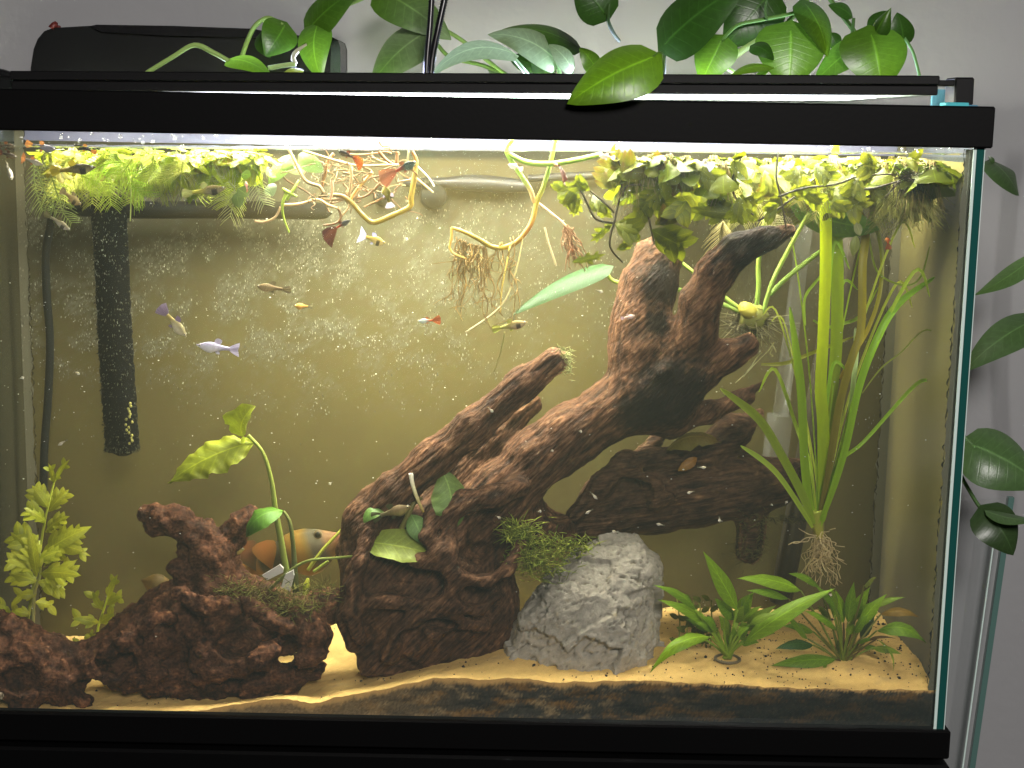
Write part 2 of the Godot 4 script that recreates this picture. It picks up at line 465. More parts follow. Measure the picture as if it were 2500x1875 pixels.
	# dark grains strewn over the sand
	var g := begin(); blob(g, Vector3.ZERO, Vector3(1, 0.7, 1), Basis.IDENTITY, null, 4, 0.35); g.generate_normals()
	var mm := MultiMesh.new(); mm.transform_format = MultiMesh.TRANSFORM_3D; mm.mesh = g.commit()
	var tr := []
	var r := RandomNumberGenerator.new(); r.seed = 77
	while tr.size() < 1050:
		var x := r.randf_range(x0, x1); var z := r.randf_range(BACK, -0.011)
		var dens := clampf(0.05 + smoothstep(0.0, 0.25, x) * 0.35 + 0.55 * nz.get_noise_2d(x * 22.0, z * 30.0), 0.0, 1.0)
		if r.randf() > dens: continue
		var s := r.randf_range(0.0003, 0.0008) * (2.0 if r.randf() < 0.10 else 1.0)
		tr.append(Transform3D(Basis.from_euler(Vector3(r.randf() * 6, r.randf() * 6, r.randf() * 6)).scaled(Vector3(s, s, s)), V(x, sand_y(x, z) + s * 0.3, z)))
	mm.instance_count = tr.size()
	for k in tr.size(): mm.set_instance_transform(k, tr[k])
	var o := MultiMeshInstance3D.new(); o.name = "gravel"; o.multimesh = mm; o.material_override = mat(lin(0.035, 0.030, 0.024), 0.8, 0.3); add_child(o)
	tag(o, "dark grains scattered over the pale sand", "gravel", "", "stuff")

# ---------------------------------------------------------------- driftwood: tapered bones joined by a smooth minimum, meshed as surface nets
var bones := []        # [a, b, ra, rb, axis, length^2]
var holes := []        # [centre, radii]
var shade_stains := []       # [centre, radius] of dark algae and painted shade on the wood
var cuts := []         # [point, normal]: flat faces

func px(z: float) -> float:
	return (EYE.z - z) / FOCAL

func limb(pts: Array) -> void:                          # points [x, y, z, radius], x, y and radius in the view's units, z in metres
	var w := []
	for q in pts: w.append([P(q[0], q[1], q[2]), q[3] * px(q[2])])
	if w.size() == 1: w.append([w[0][0] + V(0.0005, 0, 0), w[0][1]])
	for k in w.size() - 1:
		var ax: Vector3 = w[k + 1][0] - w[k][0]
		bones.append([w[k][0], w[k + 1][0], w[k][1], w[k + 1][1], ax.normalized(), maxf(ax.length_squared(), 1e-9)])

func hole(x: float, y: float, z: float, r: Vector3) -> void:
	var s := px(z); holes.append([P(x, y, z), Vector3(r.x * s, r.y * s, r.z * s)])

func bone_d(b: Array, p: Vector3) -> float:
	var t := clampf((p - b[0]).dot(b[1] - b[0]) / b[5], 0.0, 1.0)
	return p.distance_to(b[0] + (b[1] - b[0]) * t) - lerpf(b[2], b[3], t)

var lump_amp := 0.0
var near_of := []        # the bones near each vertex of the last net
var lump_freq := 60.0
var blend := 0.007

func field(p: Vector3, near: Array) -> float:
	var d := 1.0
	for b in near:
		var e := bone_d(b, p)
		if d > 0.9: d = e
		else:
			var h := clampf(0.5 + 0.5 * (d - e) / blend, 0.0, 1.0)
			d = lerpf(d, e, h) - blend * h * (1.0 - h)
	if lump_amp > 0.0: d += lump_amp * nz.get_noise_3dv(p * lump_freq)
	for q in holes:
		var v: Vector3 = (p - q[0]) / q[1]
		var e := (v.length() - 1.0) * minf(q[1].x, minf(q[1].y, q[1].z))
		var h := clampf(0.5 + 0.5 * (-e - d) / 0.004, 0.0, 1.0)
		d = lerpf(d, -e, h) + 0.004 * h * (1.0 - h)
	for q in cuts:
		var e: float = (p - q[0]).dot(q[1])
		var h := clampf(0.5 + 0.5 * (e - d) / 0.003, 0.0, 1.0)
		d = lerpf(d, e, h) + 0.003 * h * (1.0 - h)
	return d

# returns [vertices, triangle indices]
func nets(cell: float) -> Array:
	var lo := Vector3.INF; var hi := -Vector3.INF
	for b in bones:
		for k in 2:
			var r: float = b[2 + k] + 0.012
			lo = lo.min(b[k] - Vector3(r, r, r)); hi = hi.max(b[k] + Vector3(r, r, r))
	var B := 16
	var bs := cell * B
	var nb := Vector3i(((hi - lo) / bs).ceil())
	var n := nb * B
	var index := {}
	var verts := PackedVector3Array()
	var crossed := []
	near_of = []
	var reach := bs * 0.87 + blend + lump_amp * 1.2
	var is_ := cell * 4
	var ireach := is_ * 0.87 * 1.25 + lump_amp * 0.5 + 0.0005
	var f := PackedFloat32Array(); f.resize(125)
	for bx in nb.x:
		for by in nb.y:
			for bz in nb.z:
				var base := lo + Vector3(bx, by, bz) * bs
				var mid := base + Vector3(bs, bs, bs) * 0.5
				var near := []
				var dm := 1.0
				for b in bones:
					var e := bone_d(b, mid); dm = minf(dm, e)
					if e < reach + blend: near.append(b)
				if dm > reach or near.is_empty(): continue
				for inner in 64:
					var ix := (inner >> 4) * 4; var iy := ((inner >> 2) & 3) * 4; var iz := (inner & 3) * 4
					var ib := base + Vector3(ix, iy, iz) * cell
					var im := ib + Vector3(is_, is_, is_) * 0.5
					var close := []
					for b in near:
						if bone_d(b, im) < ireach + blend * 2.0: close.append(b)
					if close.is_empty() or absf(field(im, close)) > ireach: continue
					var neg := 0
					for i in 5:
						for j in 5:
							for k in 5:
								var e := field(ib + Vector3(i, j, k) * cell, close)
								f[(i * 5 + j) * 5 + k] = e
								if e < 0.0: neg += 1
					if neg == 0 or neg == 125: continue
					for i in 4:
						for j in 4:
							for k in 4:
								var at := (i * 5 + j) * 5 + k
								var c := [f[at], f[at + 25], f[at + 5], f[at + 30], f[at + 1], f[at + 26], f[at + 6], f[at + 31]]
								var m := 0
								for q in 8:
									if c[q] < 0.0: m |= 1 << q
								if m == 0 or m == 255: continue
								var sum := Vector3.ZERO; var cnt := 0
								for q in 8:
									for ax in 3:
										var o := q | (1 << ax)
										if o != q and (c[q] < 0.0) != (c[o] < 0.0):
											var pa := Vector3(q & 1, (q >> 1) & 1, (q >> 2) & 1); pa[ax] = c[q] / (c[q] - c[o])
											sum += pa; cnt += 1
								var g := Vector3i(bx * B + ix + i, by * B + iy + j, bz * B + iz + k)
								index[(g.x * n.y + g.y) * n.z + g.z] = verts.size()
								near_of.append(near)
								verts.append(ib + (Vector3(i, j, k) + sum / cnt) * cell)
								for ax in 3:
									if (c[0] < 0.0) != (c[1 << ax] < 0.0): crossed.append([g, ax, c[0] < 0.0])
	var tris := PackedInt32Array()
	for e in crossed:
		var g: Vector3i = e[0]; var u := Vector3i.ZERO; var w := Vector3i.ZERO
		u[(e[1] + 1) % 3] = 1; w[(e[1] + 2) % 3] = 1
		var q := []
		for s in [g, g - u, g - u - w, g - w]:
			q.append(index.get((s.x * n.y + s.y) * n.z + s.z, -1))
		if q.has(-1): continue
		if e[2]: tris.append_array([q[0], q[2], q[1], q[0], q[3], q[2]])
		else: tris.append_array([q[0], q[1], q[2], q[0], q[2], q[3]])
	return [verts, tris]

func vertex_normals(v: PackedVector3Array, t: PackedInt32Array) -> PackedVector3Array:
	var nn := PackedVector3Array(); nn.resize(v.size())
	for k in range(0, t.size(), 3):
		var c := (v[t[k + 2]] - v[t[k]]).cross(v[t[k + 1]] - v[t[k]])
		nn[t[k]] += c; nn[t[k + 1]] += c; nn[t[k + 2]] += c
	for k in nn.size(): nn[k] = nn[k].normalized()
	return nn

# grain runs along the limbs: noise stretched along each bone, blended between bones
func grain(p: Vector3, k1: float, stretch: float, near: Array) -> float:
	var sw := 0.0; var sn := 0.0
	for b in near:
		var d := bone_d(b, p)
		if d > 0.02: continue
		var w := exp(-maxf(d, -0.004) / 0.006)
		if w < 0.05: continue
		var r: Vector3 = p - b[0]
		var along: float = r.dot(b[4])
		var q: Vector3 = r - b[4] * along * (1.0 - 1.0 / stretch)
		q += Vector3(b[0].x * 3.0, b[0].y * 5.0, 0.0) * 0.15
		sn += w * nz.get_noise_3dv(q * k1); sw += w
	return sn / sw if sw > 0.0 else 0.0

func wood_mesh(cell: float, depth: float, stretch: float, dark: Color, mid: Color, light: Color, rough_amp: float, turn := 0.0) -> ArrayMesh:
	var made := nets(cell)
	var v: PackedVector3Array = made[0]; var t: PackedInt32Array = made[1]
	var nn := vertex_normals(v, t)
	var col := PackedColorArray(); col.resize(v.size())
	for k in v.size():
		var p := v[k]
		var g := grain(p, 170.0, stretch, near_of[k]); var g2 := grain(p + Vector3(0.3, 0.1, 0.7), 420.0, stretch * 1.6, near_of[k])
		var big := nz.get_noise_3dv(p * 30.0 + Vector3(9, 4, 2))
		var rr := nz.get_noise_3dv(p * 230.0)
		v[k] = p + nn[k] * (depth * (g + 0.45 * g2) + rough_amp * rr)
		var h := clampf(0.45 + 0.75 * g + 0.5 * g2 + 0.25 * rr, 0.0, 1.0)
		var c := dark.lerp(mid, smoothstep(0.1, 0.6, h)).lerp(light, smoothstep(0.55, 1.0, h) * clampf(0.75 + big * 1.2, 0.0, 1.0))
		c = c.lerp(dark, smoothstep(0.1, 0.6, -big) * 0.6)
		for q in shade_stains: c = c.lerp(Color(0.012, 0.011, 0.009), 0.9 * smoothstep(1.15, 0.55, p.distance_to(q[0]) / q[1] + 0.35 * rr))
		col[k] = c
	var back := Basis(Vector3.BACK, -turn)                 # kept in the wood's own axes, its grain along x
	for k in v.size(): v[k] = back * v[k]
	var a := []; a.resize(Mesh.ARRAY_MAX)
	a[Mesh.ARRAY_VERTEX] = v; a[Mesh.ARRAY_INDEX] = t; a[Mesh.ARRAY_COLOR] = col; a[Mesh.ARRAY_NORMAL] = vertex_normals(v, t)
	var m := ArrayMesh.new(); m.add_surface_from_arrays(Mesh.PRIMITIVE_TRIANGLES, a)
	return m

func wood_mat(scale: Vector3, bump: float) -> StandardMaterial3D:
	var m := vmat(0.75, 0.25)
	m.albedo_texture = M.grain_tex; m.normal_enabled = true; m.normal_texture = M.grain_bump; m.normal_scale = bump
	m.uv1_triplanar = true; m.uv1_scale = scale; return m

func mesh_thing(called: String, m: Mesh, material: Material, label: String, category: String, turn := 0.0) -> MeshInstance3D:
	var o := MeshInstance3D.new(); o.name = numbered(called); o.mesh = m; o.material_override = material; add_child(o)
	o.rotation.z = turn
	tag(o, label, category); return o

func build_wood() -> void:
	M.grain_tex = noise_tex(0.035, false, 1, 6, 512, 5, [Color(0.30, 0.27, 0.26), Color(0.62, 0.58, 0.56), Color(0.86, 0.84, 0.82), Color(1, 1, 1)])
	M.grain_bump = noise_tex(0.035, true, 9.0, 6, 512, 5)
	M.wood = wood_mat(Vector3(1.9, 23, 23), 1.3); M.root_wood = wood_mat(Vector3(16, 22, 16), 0.7)
	var dark := Color(0.034, 0.020, 0.012); var mid := Color(0.18, 0.093, 0.048); var light := Color(0.62, 0.35, 0.18)
	# the large branching piece, black algae with painted shade on its upper fork
	shade_stains = [[P(1640, 960, -0.06), 0.036], [P(1560, 1010, -0.06), 0.022], [P(1830, 600, -0.05), 0.034], [P(1625, 690, -0.075), 0.024], [P(1600, 790, -0.07), 0.014]]
	bones = []; holes = []; blend = 0.009; lump_amp = 0.0013; lump_freq = 50.0
	limb([[1130, 1330, -0.085, 106], [1235, 1205, -0.085, 80], [1320, 1120, -0.085, 76], [1395, 1060, -0.085, 74], [1490, 1005, -0.085, 70], [1580, 935, -0.085, 90]])
	limb([[1580, 930, -0.085, 94], [1568, 850, -0.085, 78], [1566, 780, -0.088, 70], [1582, 700, -0.092, 64], [1606, 632, -0.098, 56]])
	limb([[1582, 690, -0.092, 40], [1566, 610, -0.094, 13]])
	limb([[1612, 660, -0.10, 36], [1655, 590, -0.10, 15]])
	limb([[1640, 900, -0.085, 70], [1698, 805, -0.070, 50], [1710, 735, -0.062, 46], [1745, 665, -0.058, 42], [1800, 610, -0.055, 37], [1860, 586, -0.052, 29], [1925, 564, -0.050, 17]])
	limb([[1620, 940, -0.085, 100], [1690, 905, -0.078, 60], [1770, 872, -0.072, 36], [1828, 842, -0.068, 27]])
	limb([[1560, 980, -0.085, 70], [1640, 985, -0.085, 60]])
	limb([[1560, 1010, -0.088, 46], [1640, 1036, -0.092, 30], [1730, 1006, -0.098, 23], [1800, 974, -0.104, 15], [1872, 930, -0.110, 4]])
	limb([[1730, 1005, -0.098, 12], [1836, 977, -0.103, 4]])
	limb([[1690, 955, -0.075, 20], [1700, 972, -0.075, 9]])
	limb([[1625, 905, -0.056, 20], [1612, 908, -0.050, 11]])
	limb([[1352, 882, -0.050, 34], [1277, 938, -0.052, 38], [1155, 1042, -0.055, 42], [1060, 1120, -0.058, 46], [965, 1202, -0.06, 48], [895, 1275, -0.065, 56], [905, 1340, -0.075, 80]])
	limb([[1296, 985, -0.105, 26], [1205, 1058, -0.103, 42], [1110, 1150, -0.10, 48], [1065, 1240, -0.095, 62]])
	limb([[936, 1172, -0.075, 4], [905, 1215, -0.072, 22], [890, 1250, -0.07, 30]])
	limb([[905, 1350, -0.078, 82], [950, 1430, -0.078, 118], [1000, 1510, -0.075, 112], [930, 1560, -0.07, 70], [905, 1622, -0.06, 34]])
	limb([[1130, 1340, -0.09, 120], [1150, 1480, -0.085, 118], [1080, 1560, -0.078, 80], [960, 1610, -0.068, 50]])
	limb([[1010, 1330, -0.085, 110], [1060, 1460, -0.085, 130]])
	limb([[880, 1400, -0.055, 40], [850, 1510, -0.055, 26], [862, 1570, -0.055, 22]])
	limb([[1150, 1560, -0.08, 80], [1200, 1540, -0.085, 70]])
	limb([[1240, 1290, -0.09, 66], [1330, 1275, -0.095, 60], [1370, 1300, -0.10, 40]])
	# the rim of the hollow and the ridges round it
	limb([[1100, 1262, -0.040, 20], [1094, 1345, -0.033, 21], [1124, 1400, -0.030, 19], [1185, 1416, -0.030, 17], [1238, 1390, -0.033, 15], [1266, 1330, -0.040, 16]])
	limb([[1094, 1345, -0.036, 22], [1106, 1430, -0.034, 22], [1114, 1478, -0.033, 18], [1165, 1486, -0.031, 13], [1218, 1455, -0.034, 11]])
	limb([[1060, 1260, -0.050, 28], [1130, 1225, -0.044, 24], [1200, 1212, -0.046, 26], [1270, 1190, -0.052, 24]])
	limb([[960, 1352, -0.044, 16], [1030, 1372, -0.036, 15], [1090, 1380, -0.034, 18]])
	limb([[870, 1470, -0.040, 14], [960, 1466, -0.032, 16], [1060, 1482, -0.033, 16], [1110, 1460, -0.034, 16]])
	limb([[950, 1600, -0.040, 22], [978, 1545, -0.034, 17], [1010, 1510, -0.034, 14], [1080, 1500, -0.036, 14]])
	limb([[1020, 1600, -0.042, 20], [1060, 1545, -0.036, 14], [1110, 1520, -0.036, 14], [1180, 1530, -0.042, 14]])
	limb([[900, 1300, -0.044, 20], [880, 1370, -0.036, 16], [862, 1430, -0.034, 15], [858, 1500, -0.036, 16], [880, 1560, -0.04, 16]])
	limb([[1060, 1255, -0.044, 16], [1040, 1310, -0.036, 12], [1070, 1350, -0.034, 12]])
	hole(1182, 1318, -0.040, Vector3(66, 64, 84))
	hole(1168, 1362, -0.042, Vector3(54, 34, 96))
	hole(1000, 1418, -0.034, Vector3(88, 32, 60))
	hole(1155, 1452, -0.034, Vector3(40, 22, 60))
	hole(1000, 1560, -0.030, Vector3(30, 22, 40))
	hole(1080, 1525, -0.034, Vector3(40, 16, 40))
	hole(1366, 1215, -0.09, Vector3(44, 62, 120))
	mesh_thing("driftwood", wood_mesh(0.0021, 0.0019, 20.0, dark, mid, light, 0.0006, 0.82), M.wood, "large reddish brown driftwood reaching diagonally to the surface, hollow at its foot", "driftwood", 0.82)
	# the log behind
	shade_stains = []
	bones = []; holes = []
	limb([[1400, 1300, -0.115, 40], [1490, 1238, -0.125, 78], [1600, 1208, -0.13, 92], [1700, 1192, -0.13, 92], [1800, 1182, -0.13, 82], [1890, 1178, -0.13, 58], [1962, 1140, -0.132, 22]])
	limb([[1400, 1260, -0.10, 20], [1470, 1180, -0.10, 26], [1525, 1125, -0.105, 22], [1600, 1118, -0.11, 20], [1700, 1112, -0.115, 34], [1790, 1054, -0.12, 40], [1856, 1010, -0.125, 12]])
	limb([[1545, 1130, -0.13, 20], [1600, 1075, -0.14, 14], [1650, 1020, -0.15, 12]])
	limb([[1838, 1235, -0.13, 38], [1828, 1345, -0.13, 33]])
	limb([[1545, 1150, -0.098, 14], [1590, 1185, -0.095, 14], [1600, 1225, -0.095, 12], [1635, 1215, -0.095, 10]])
	limb([[1590, 1185, -0.095, 10], [1615, 1175, -0.095, 8]])
	hole(1680, 1165, -0.098, Vector3(70, 34, 30))
	hole(1560, 1200, -0.092, Vector3(36, 30, 22))
	mesh_thing("driftwood", wood_mesh(0.0022, 0.0019, 16.0, Color(0.030, 0.018, 0.011), Color(0.14, 0.077, 0.040), Color(0.50, 0.30, 0.15), 0.0007, 0.2), M.wood, "dark driftwood log lying behind the grey rock, a mossy stub under its end", "driftwood", 0.2)
	# the knobby piece on the left
	bones = []; holes = []; blend = 0.008; lump_amp = 0.0052; lump_freq = 66.0
	limb([[356, 1252, -0.07, 20], [385, 1262, -0.07, 28], [430, 1268, -0.07, 32], [482, 1310, -0.07, 38], [518, 1365, -0.072, 48], [520, 1440, -0.075, 74]])
	limb([[366, 1290, -0.07, 16], [400, 1270, -0.07, 22]])
	limb([[430, 1300, -0.07, 16], [440, 1280, -0.07, 26]])
	limb([[610, 1255, -0.08, 24], [580, 1290, -0.08, 27], [545, 1345, -0.078, 34], [540, 1400, -0.076, 50]])
	limb([[515, 1280, -0.085, 16], [530, 1330, -0.08, 24]])
	limb([[425, 1392, -0.06, 22], [470, 1400, -0.065, 30]])
	limb([[440, 1338, -0.07, 10], [470, 1360, -0.07, 20]])
	limb([[520, 1450, -0.075, 80], [420, 1490, -0.07, 66], [330, 1540, -0.065, 58], [270, 1590, -0.06, 48], [190, 1622, -0.055, 44], [110, 1590, -0.055, 46], [20, 1555, -0.06, 54], [-90, 1530, -0.065, 60]])
	limb([[540, 1450, -0.08, 70], [650, 1475, -0.08, 56], [730, 1500, -0.075, 42], [800, 1480, -0.08, 44]])
	limb([[720, 1500, -0.06, 38], [770, 1545, -0.05, 40], [765, 1575, -0.048, 38]])
	limb([[480, 1540, -0.065, 86], [600, 1540, -0.068, 74], [690, 1560, -0.072, 50]])
	limb([[405, 1565, -0.042, 32], [345, 1622, -0.038, 26], [310, 1640, -0.04, 22]])
	limb([[300, 1640, -0.05, 50], [400, 1650, -0.05, 44], [500, 1640, -0.05, 44]])
	limb([[470, 1560, -0.045, 26], [490, 1600, -0.036, 34], [540, 1640, -0.036, 26], [590, 1628, -0.034, 22], [640, 1600, -0.03, 33], [670, 1586, -0.03, 24]])
	limb([[510, 1570, -0.035, 22], [520, 1610, -0.033, 20]])
	limb([[360, 1665, -0.036, 20], [385, 1640, -0.034, 16]])
	limb([[480, 1660, -0.036, 12], [520, 1655, -0.034, 8]])
	limb([[100, 1600, -0.045, 40], [150, 1680, -0.04, 40], [210, 1712, -0.035, 20]])
	limb([[-60, 1600, -0.045, 70], [30, 1640, -0.04, 62], [60, 1700, -0.03, 36], [40, 1735, -0.028, 20]])
	limb([[130, 1640, -0.04, 34], [60, 1600, -0.035, 34]])
	limb([[560, 1500, -0.045, 30], [520, 1520, -0.04, 26]])
	limb([[430, 1672, -0.05, 34], [520, 1672, -0.055, 36], [620, 1668, -0.058, 38], [705, 1655, -0.06, 34], [765, 1630, -0.062, 26]])
	limb([[560, 1600, -0.06, 40], [640, 1640, -0.06, 40]])
	limb([[330, 1560, -0.040, 14], [372, 1520, -0.034, 18], [420, 1505, -0.036, 16]])
	limb([[250, 1600, -0.038, 18], [300, 1565, -0.034, 14], [350, 1590, -0.032, 14]])
	limb([[600, 1470, -0.040, 16], [660, 1520, -0.034, 18], [700, 1530, -0.036, 22]])
	limb([[440, 1450, -0.040, 18], [500, 1480, -0.034, 20], [550, 1470, -0.036, 16]])
	limb([[700, 1600, -0.045, 12], [740, 1610, -0.040, 16], [790, 1590, -0.042, 14]])
	limb([[170, 1660, -0.032, 12], [230, 1640, -0.030, 14], [290, 1660, -0.030, 12]])
	hole(580, 1575, -0.035, Vector3(60, 30, 40))
	hole(300, 1625, -0.030, Vector3(34, 22, 40))
	hole(690, 1600, -0.045, Vector3(34, 20, 60))
	hole(600, 1660, -0.040, Vector3(70, 16, 50))
	hole(395, 1530, -0.036, Vector3(18, 16, 30))
	hole(215, 1680, -0.030, Vector3(40, 16, 40))
	hole(640, 1545, -0.036, Vector3(24, 18, 30))
	hole(45, 1660, -0.024, Vector3(40, 34, 30))
	hole(440, 1600, -0.032, Vector3(22, 26, 30))
	mesh_thing("driftwood", wood_mesh(0.0022, 0.0013, 3.5, Color(0.026, 0.013, 0.008), Color(0.15, 0.066, 0.032), Color(0.62, 0.29, 0.13), 0.0013), M.root_wood, "low knobby root wood in the left half, with a blunt horn raised", "driftwood")
	lump_amp = 0.0

# ---------------------------------------------------------------- the grey rock
func build_rocks() -> void:
	bones = []; holes = []; blend = 0.012; lump_amp = 0.0018; lump_freq = 55.0
	limb([[1290, 1600, -0.056, 90], [1400, 1520, -0.058, 140], [1500, 1430, -0.062, 130], [1540, 1380, -0.066, 100]])
	limb([[1420, 1580, -0.055, 120], [1540, 1530, -0.058, 110]])
	for q in [[1345, 1428, -0.06, -0.72, 0.66, 0.12], [1272, 1500, -0.05, -0.95, 0.25, 0.2], [1606, 1500, -0.06, 0.98, 0.06, 0.15], [1585, 1360, -0.07, 0.75, 0.6, 0.1], [1520, 1328, -0.068, -0.1, 0.98, 0.12], [1390, 1470, -0.034, -0.42, 0.36, 0.83], [1500, 1440, -0.036, 0.16, 0.42, 0.89], [1560, 1500, -0.036, 0.55, 0.12, 0.82], [1440, 1560, -0.027, -0.05, 0.1, 0.99], [1330, 1560, -0.036, -0.45, 0.1, 0.88], [1470, 1380, -0.05, -0.2, 0.75, 0.62]]:
		cuts.append([P(q[0], q[1], q[2]), Vector3(q[3], q[4], q[5]).normalized()])
	var made := nets(0.0015)
	cuts = []
	var chip := FastNoiseLite.new(); chip.noise_type = FastNoiseLite.TYPE_CELLULAR; chip.seed = 9; chip.frequency = 1.0; chip.fractal_type = FastNoiseLite.FRACTAL_NONE; chip.cellular_return_type = FastNoiseLite.RETURN_CELL_VALUE
	var v: PackedVector3Array = made[0]; var t: PackedInt32Array = made[1]; var nn := vertex_normals(v, t)
	var col := PackedColorArray(); col.resize(v.size())
	for k in v.size():
		var p := v[k]
		var q := p + Vector3(1, 1, 1) * 0.004 * nz.get_noise_3dv(p * 60.0)
		var c := smoothstep(0.0, 0.085, absf(nz2.get_noise_3dv(q * Vector3(48, 58, 55)))) ; var c2 := smoothstep(0.0, 0.12, absf(nz2.get_noise_3dv(q * Vector3(95, 130, 110) + Vector3(5, 1, 8))))
		var f := nz.get_noise_3dv(p * 120.0)
		v[k] = p + nn[k] * (0.0022 * (c - 0.8) + 0.0010 * (c2 - 0.8) + 0.0009 * f)
		v[k] += nn[k] * (0.0042 * chip.get_noise_3dv(q * Vector3(34, 46, 40)) + 0.0009 * chip.get_noise_3dv(q * Vector3(110, 130, 120)))
		var tone := 0.35 * (1.0 + 0.25 * f + 0.2 * nz.get_noise_3dv(p * 400.0))
		c = minf(c, 0.4 + 0.6 * c2) - 1.0
		var cc := Color(tone, tone * 0.91, tone * 0.73)
		cc = cc.lerp(Color(0.09, 0.075, 0.045), smoothstep(0.7, 0.0, c + 1.0) * 0.75)
		cc = cc.lerp(Color(0.42, 0.36, 0.24), smoothstep(0.45, 0.7, nz.get_noise_3dv(p * 90.0 + Vector3(7, 7, 7))))
		col[k] = cc
	var a := []; a.resize(Mesh.ARRAY_MAX)
	a[Mesh.ARRAY_VERTEX] = v; a[Mesh.ARRAY_INDEX] = t; a[Mesh.ARRAY_COLOR] = col; a[Mesh.ARRAY_NORMAL] = vertex_normals(v, t)
	var m := ArrayMesh.new(); m.add_surface_from_arrays(Mesh.PRIMITIVE_TRIANGLES, a)
	M.rock = vmat(0.85, 0.25); M.rock.normal_enabled = true; M.rock.normal_texture = noise_tex(0.1, true, 5.0, 12, 512, 5); M.rock.normal_scale = 0.55
	M.rock.uv1_triplanar = true; M.rock.uv1_world_triplanar = true; M.rock.uv1_scale = Vector3(12, 12, 12)
	mesh_thing("rock", m, M.rock, "wrinkled grey rock standing on the sand against the driftwood", "rock")
	lump_amp = 0.0

# ---------------------------------------------------------------- leaves
func vein_image(n_side: int, wide: float) -> Array:      # [colour texture, normal texture]; u runs along the leaf, v across
	var w := 256; var h := 128
	var im := Image.create(w, h, false, Image.FORMAT_RGB8); var bump := Image.create(w, h, false, Image.FORMAT_RGB8)
	for x in w:
		for y in h:
			var t := x / float(w); var s := absf(y / float(h) * 2.0 - 1.0)
			var rib := exp(-pow(s / 0.045, 2.0)) * (1.0 - 0.5 * t)
			var ph := fposmod(t * n_side - s * 1.5, 1.0); ph = minf(ph, 1.0 - ph)
			var side := exp(-pow(ph / wide, 2.0)) * smoothstep(1.0, 0.5, s) * 0.6
			var n := nz.get_noise_2d(x * 0.05, y * 0.05) * 0.5 + nz2.get_noise_2d(x * 0.4, y * 0.4) * 0.25
			var v := clampf(0.74 + 0.10 * n + 0.26 * maxf(rib, side * 0.5), 0.0, 1.0)
			im.set_pixel(x, y, Color(v, v, v * 0.96))
			var b := clampf(0.5 + 0.12 * n + 0.25 * rib - 0.22 * side, 0.0, 1.0)
			bump.set_pixel(x, y, Color(b, b, b))
	bump.bump_map_to_normal_map(2.5)
	return [ImageTexture.create_from_image(im), ImageTexture.create_from_image(bump)]

func leaf_mat(back: float, rough: float, veins: Array, spec := 0.5) -> StandardMaterial3D:
	var m := vmat(rough, spec, back)
	m.albedo_texture = veins[0]; m.normal_enabled = true; m.normal_texture = veins[1]; m.normal_scale = 0.8
	return m

func make_leaf_materials() -> void:
	var broad := vein_image(9, 0.05); var fine := vein_image(16, 0.09)
	M.pothos = leaf_mat(0.55, 0.32, broad)
	M.aqua = leaf_mat(0.95, 0.45, fine, 0.4)
	M.ribbed = leaf_mat(0.7, 0.5, vein_image(8, 0.10), 0.4)
	M.stem = vmat(0.5, 0.4, 0.3)
	M.root = vmat(0.6, 0.3, 0.3)
	M.moss = vmat(0.7, 0.2, 0.5)

func width_of(shape: String, t: float) -> float:
	match shape:
		"heart": return pow(maxf(0.0, sin(PI * pow(t, 0.56))), 0.75)
		"oval": return pow(sin(PI * pow(t, 0.85)), 0.75)
		"lance": return pow(sin(PI * pow(t, 0.75)), 1.05)
		"spoon": return maxf(0.10 * (1.0 - t), pow(sin(PI * pow(t, 1.6)), 0.9))
		"strap": return minf(1.0, 0.55 + t * 2.0) * sqrt(clampf((1.0 - t) * 4.0, 0.0, 1.0))
		"fan": return smoothstep(0.0, 0.85, t) * sqrt(clampf((1.02 - t) * 9.0, 0.0, 1.0))
		"lobed": return pow(sin(PI * pow(t, 0.8)), 0.7) * (0.62 + 0.38 * absf(sin(t * PI * 4.0)))
	return sin(PI * t)

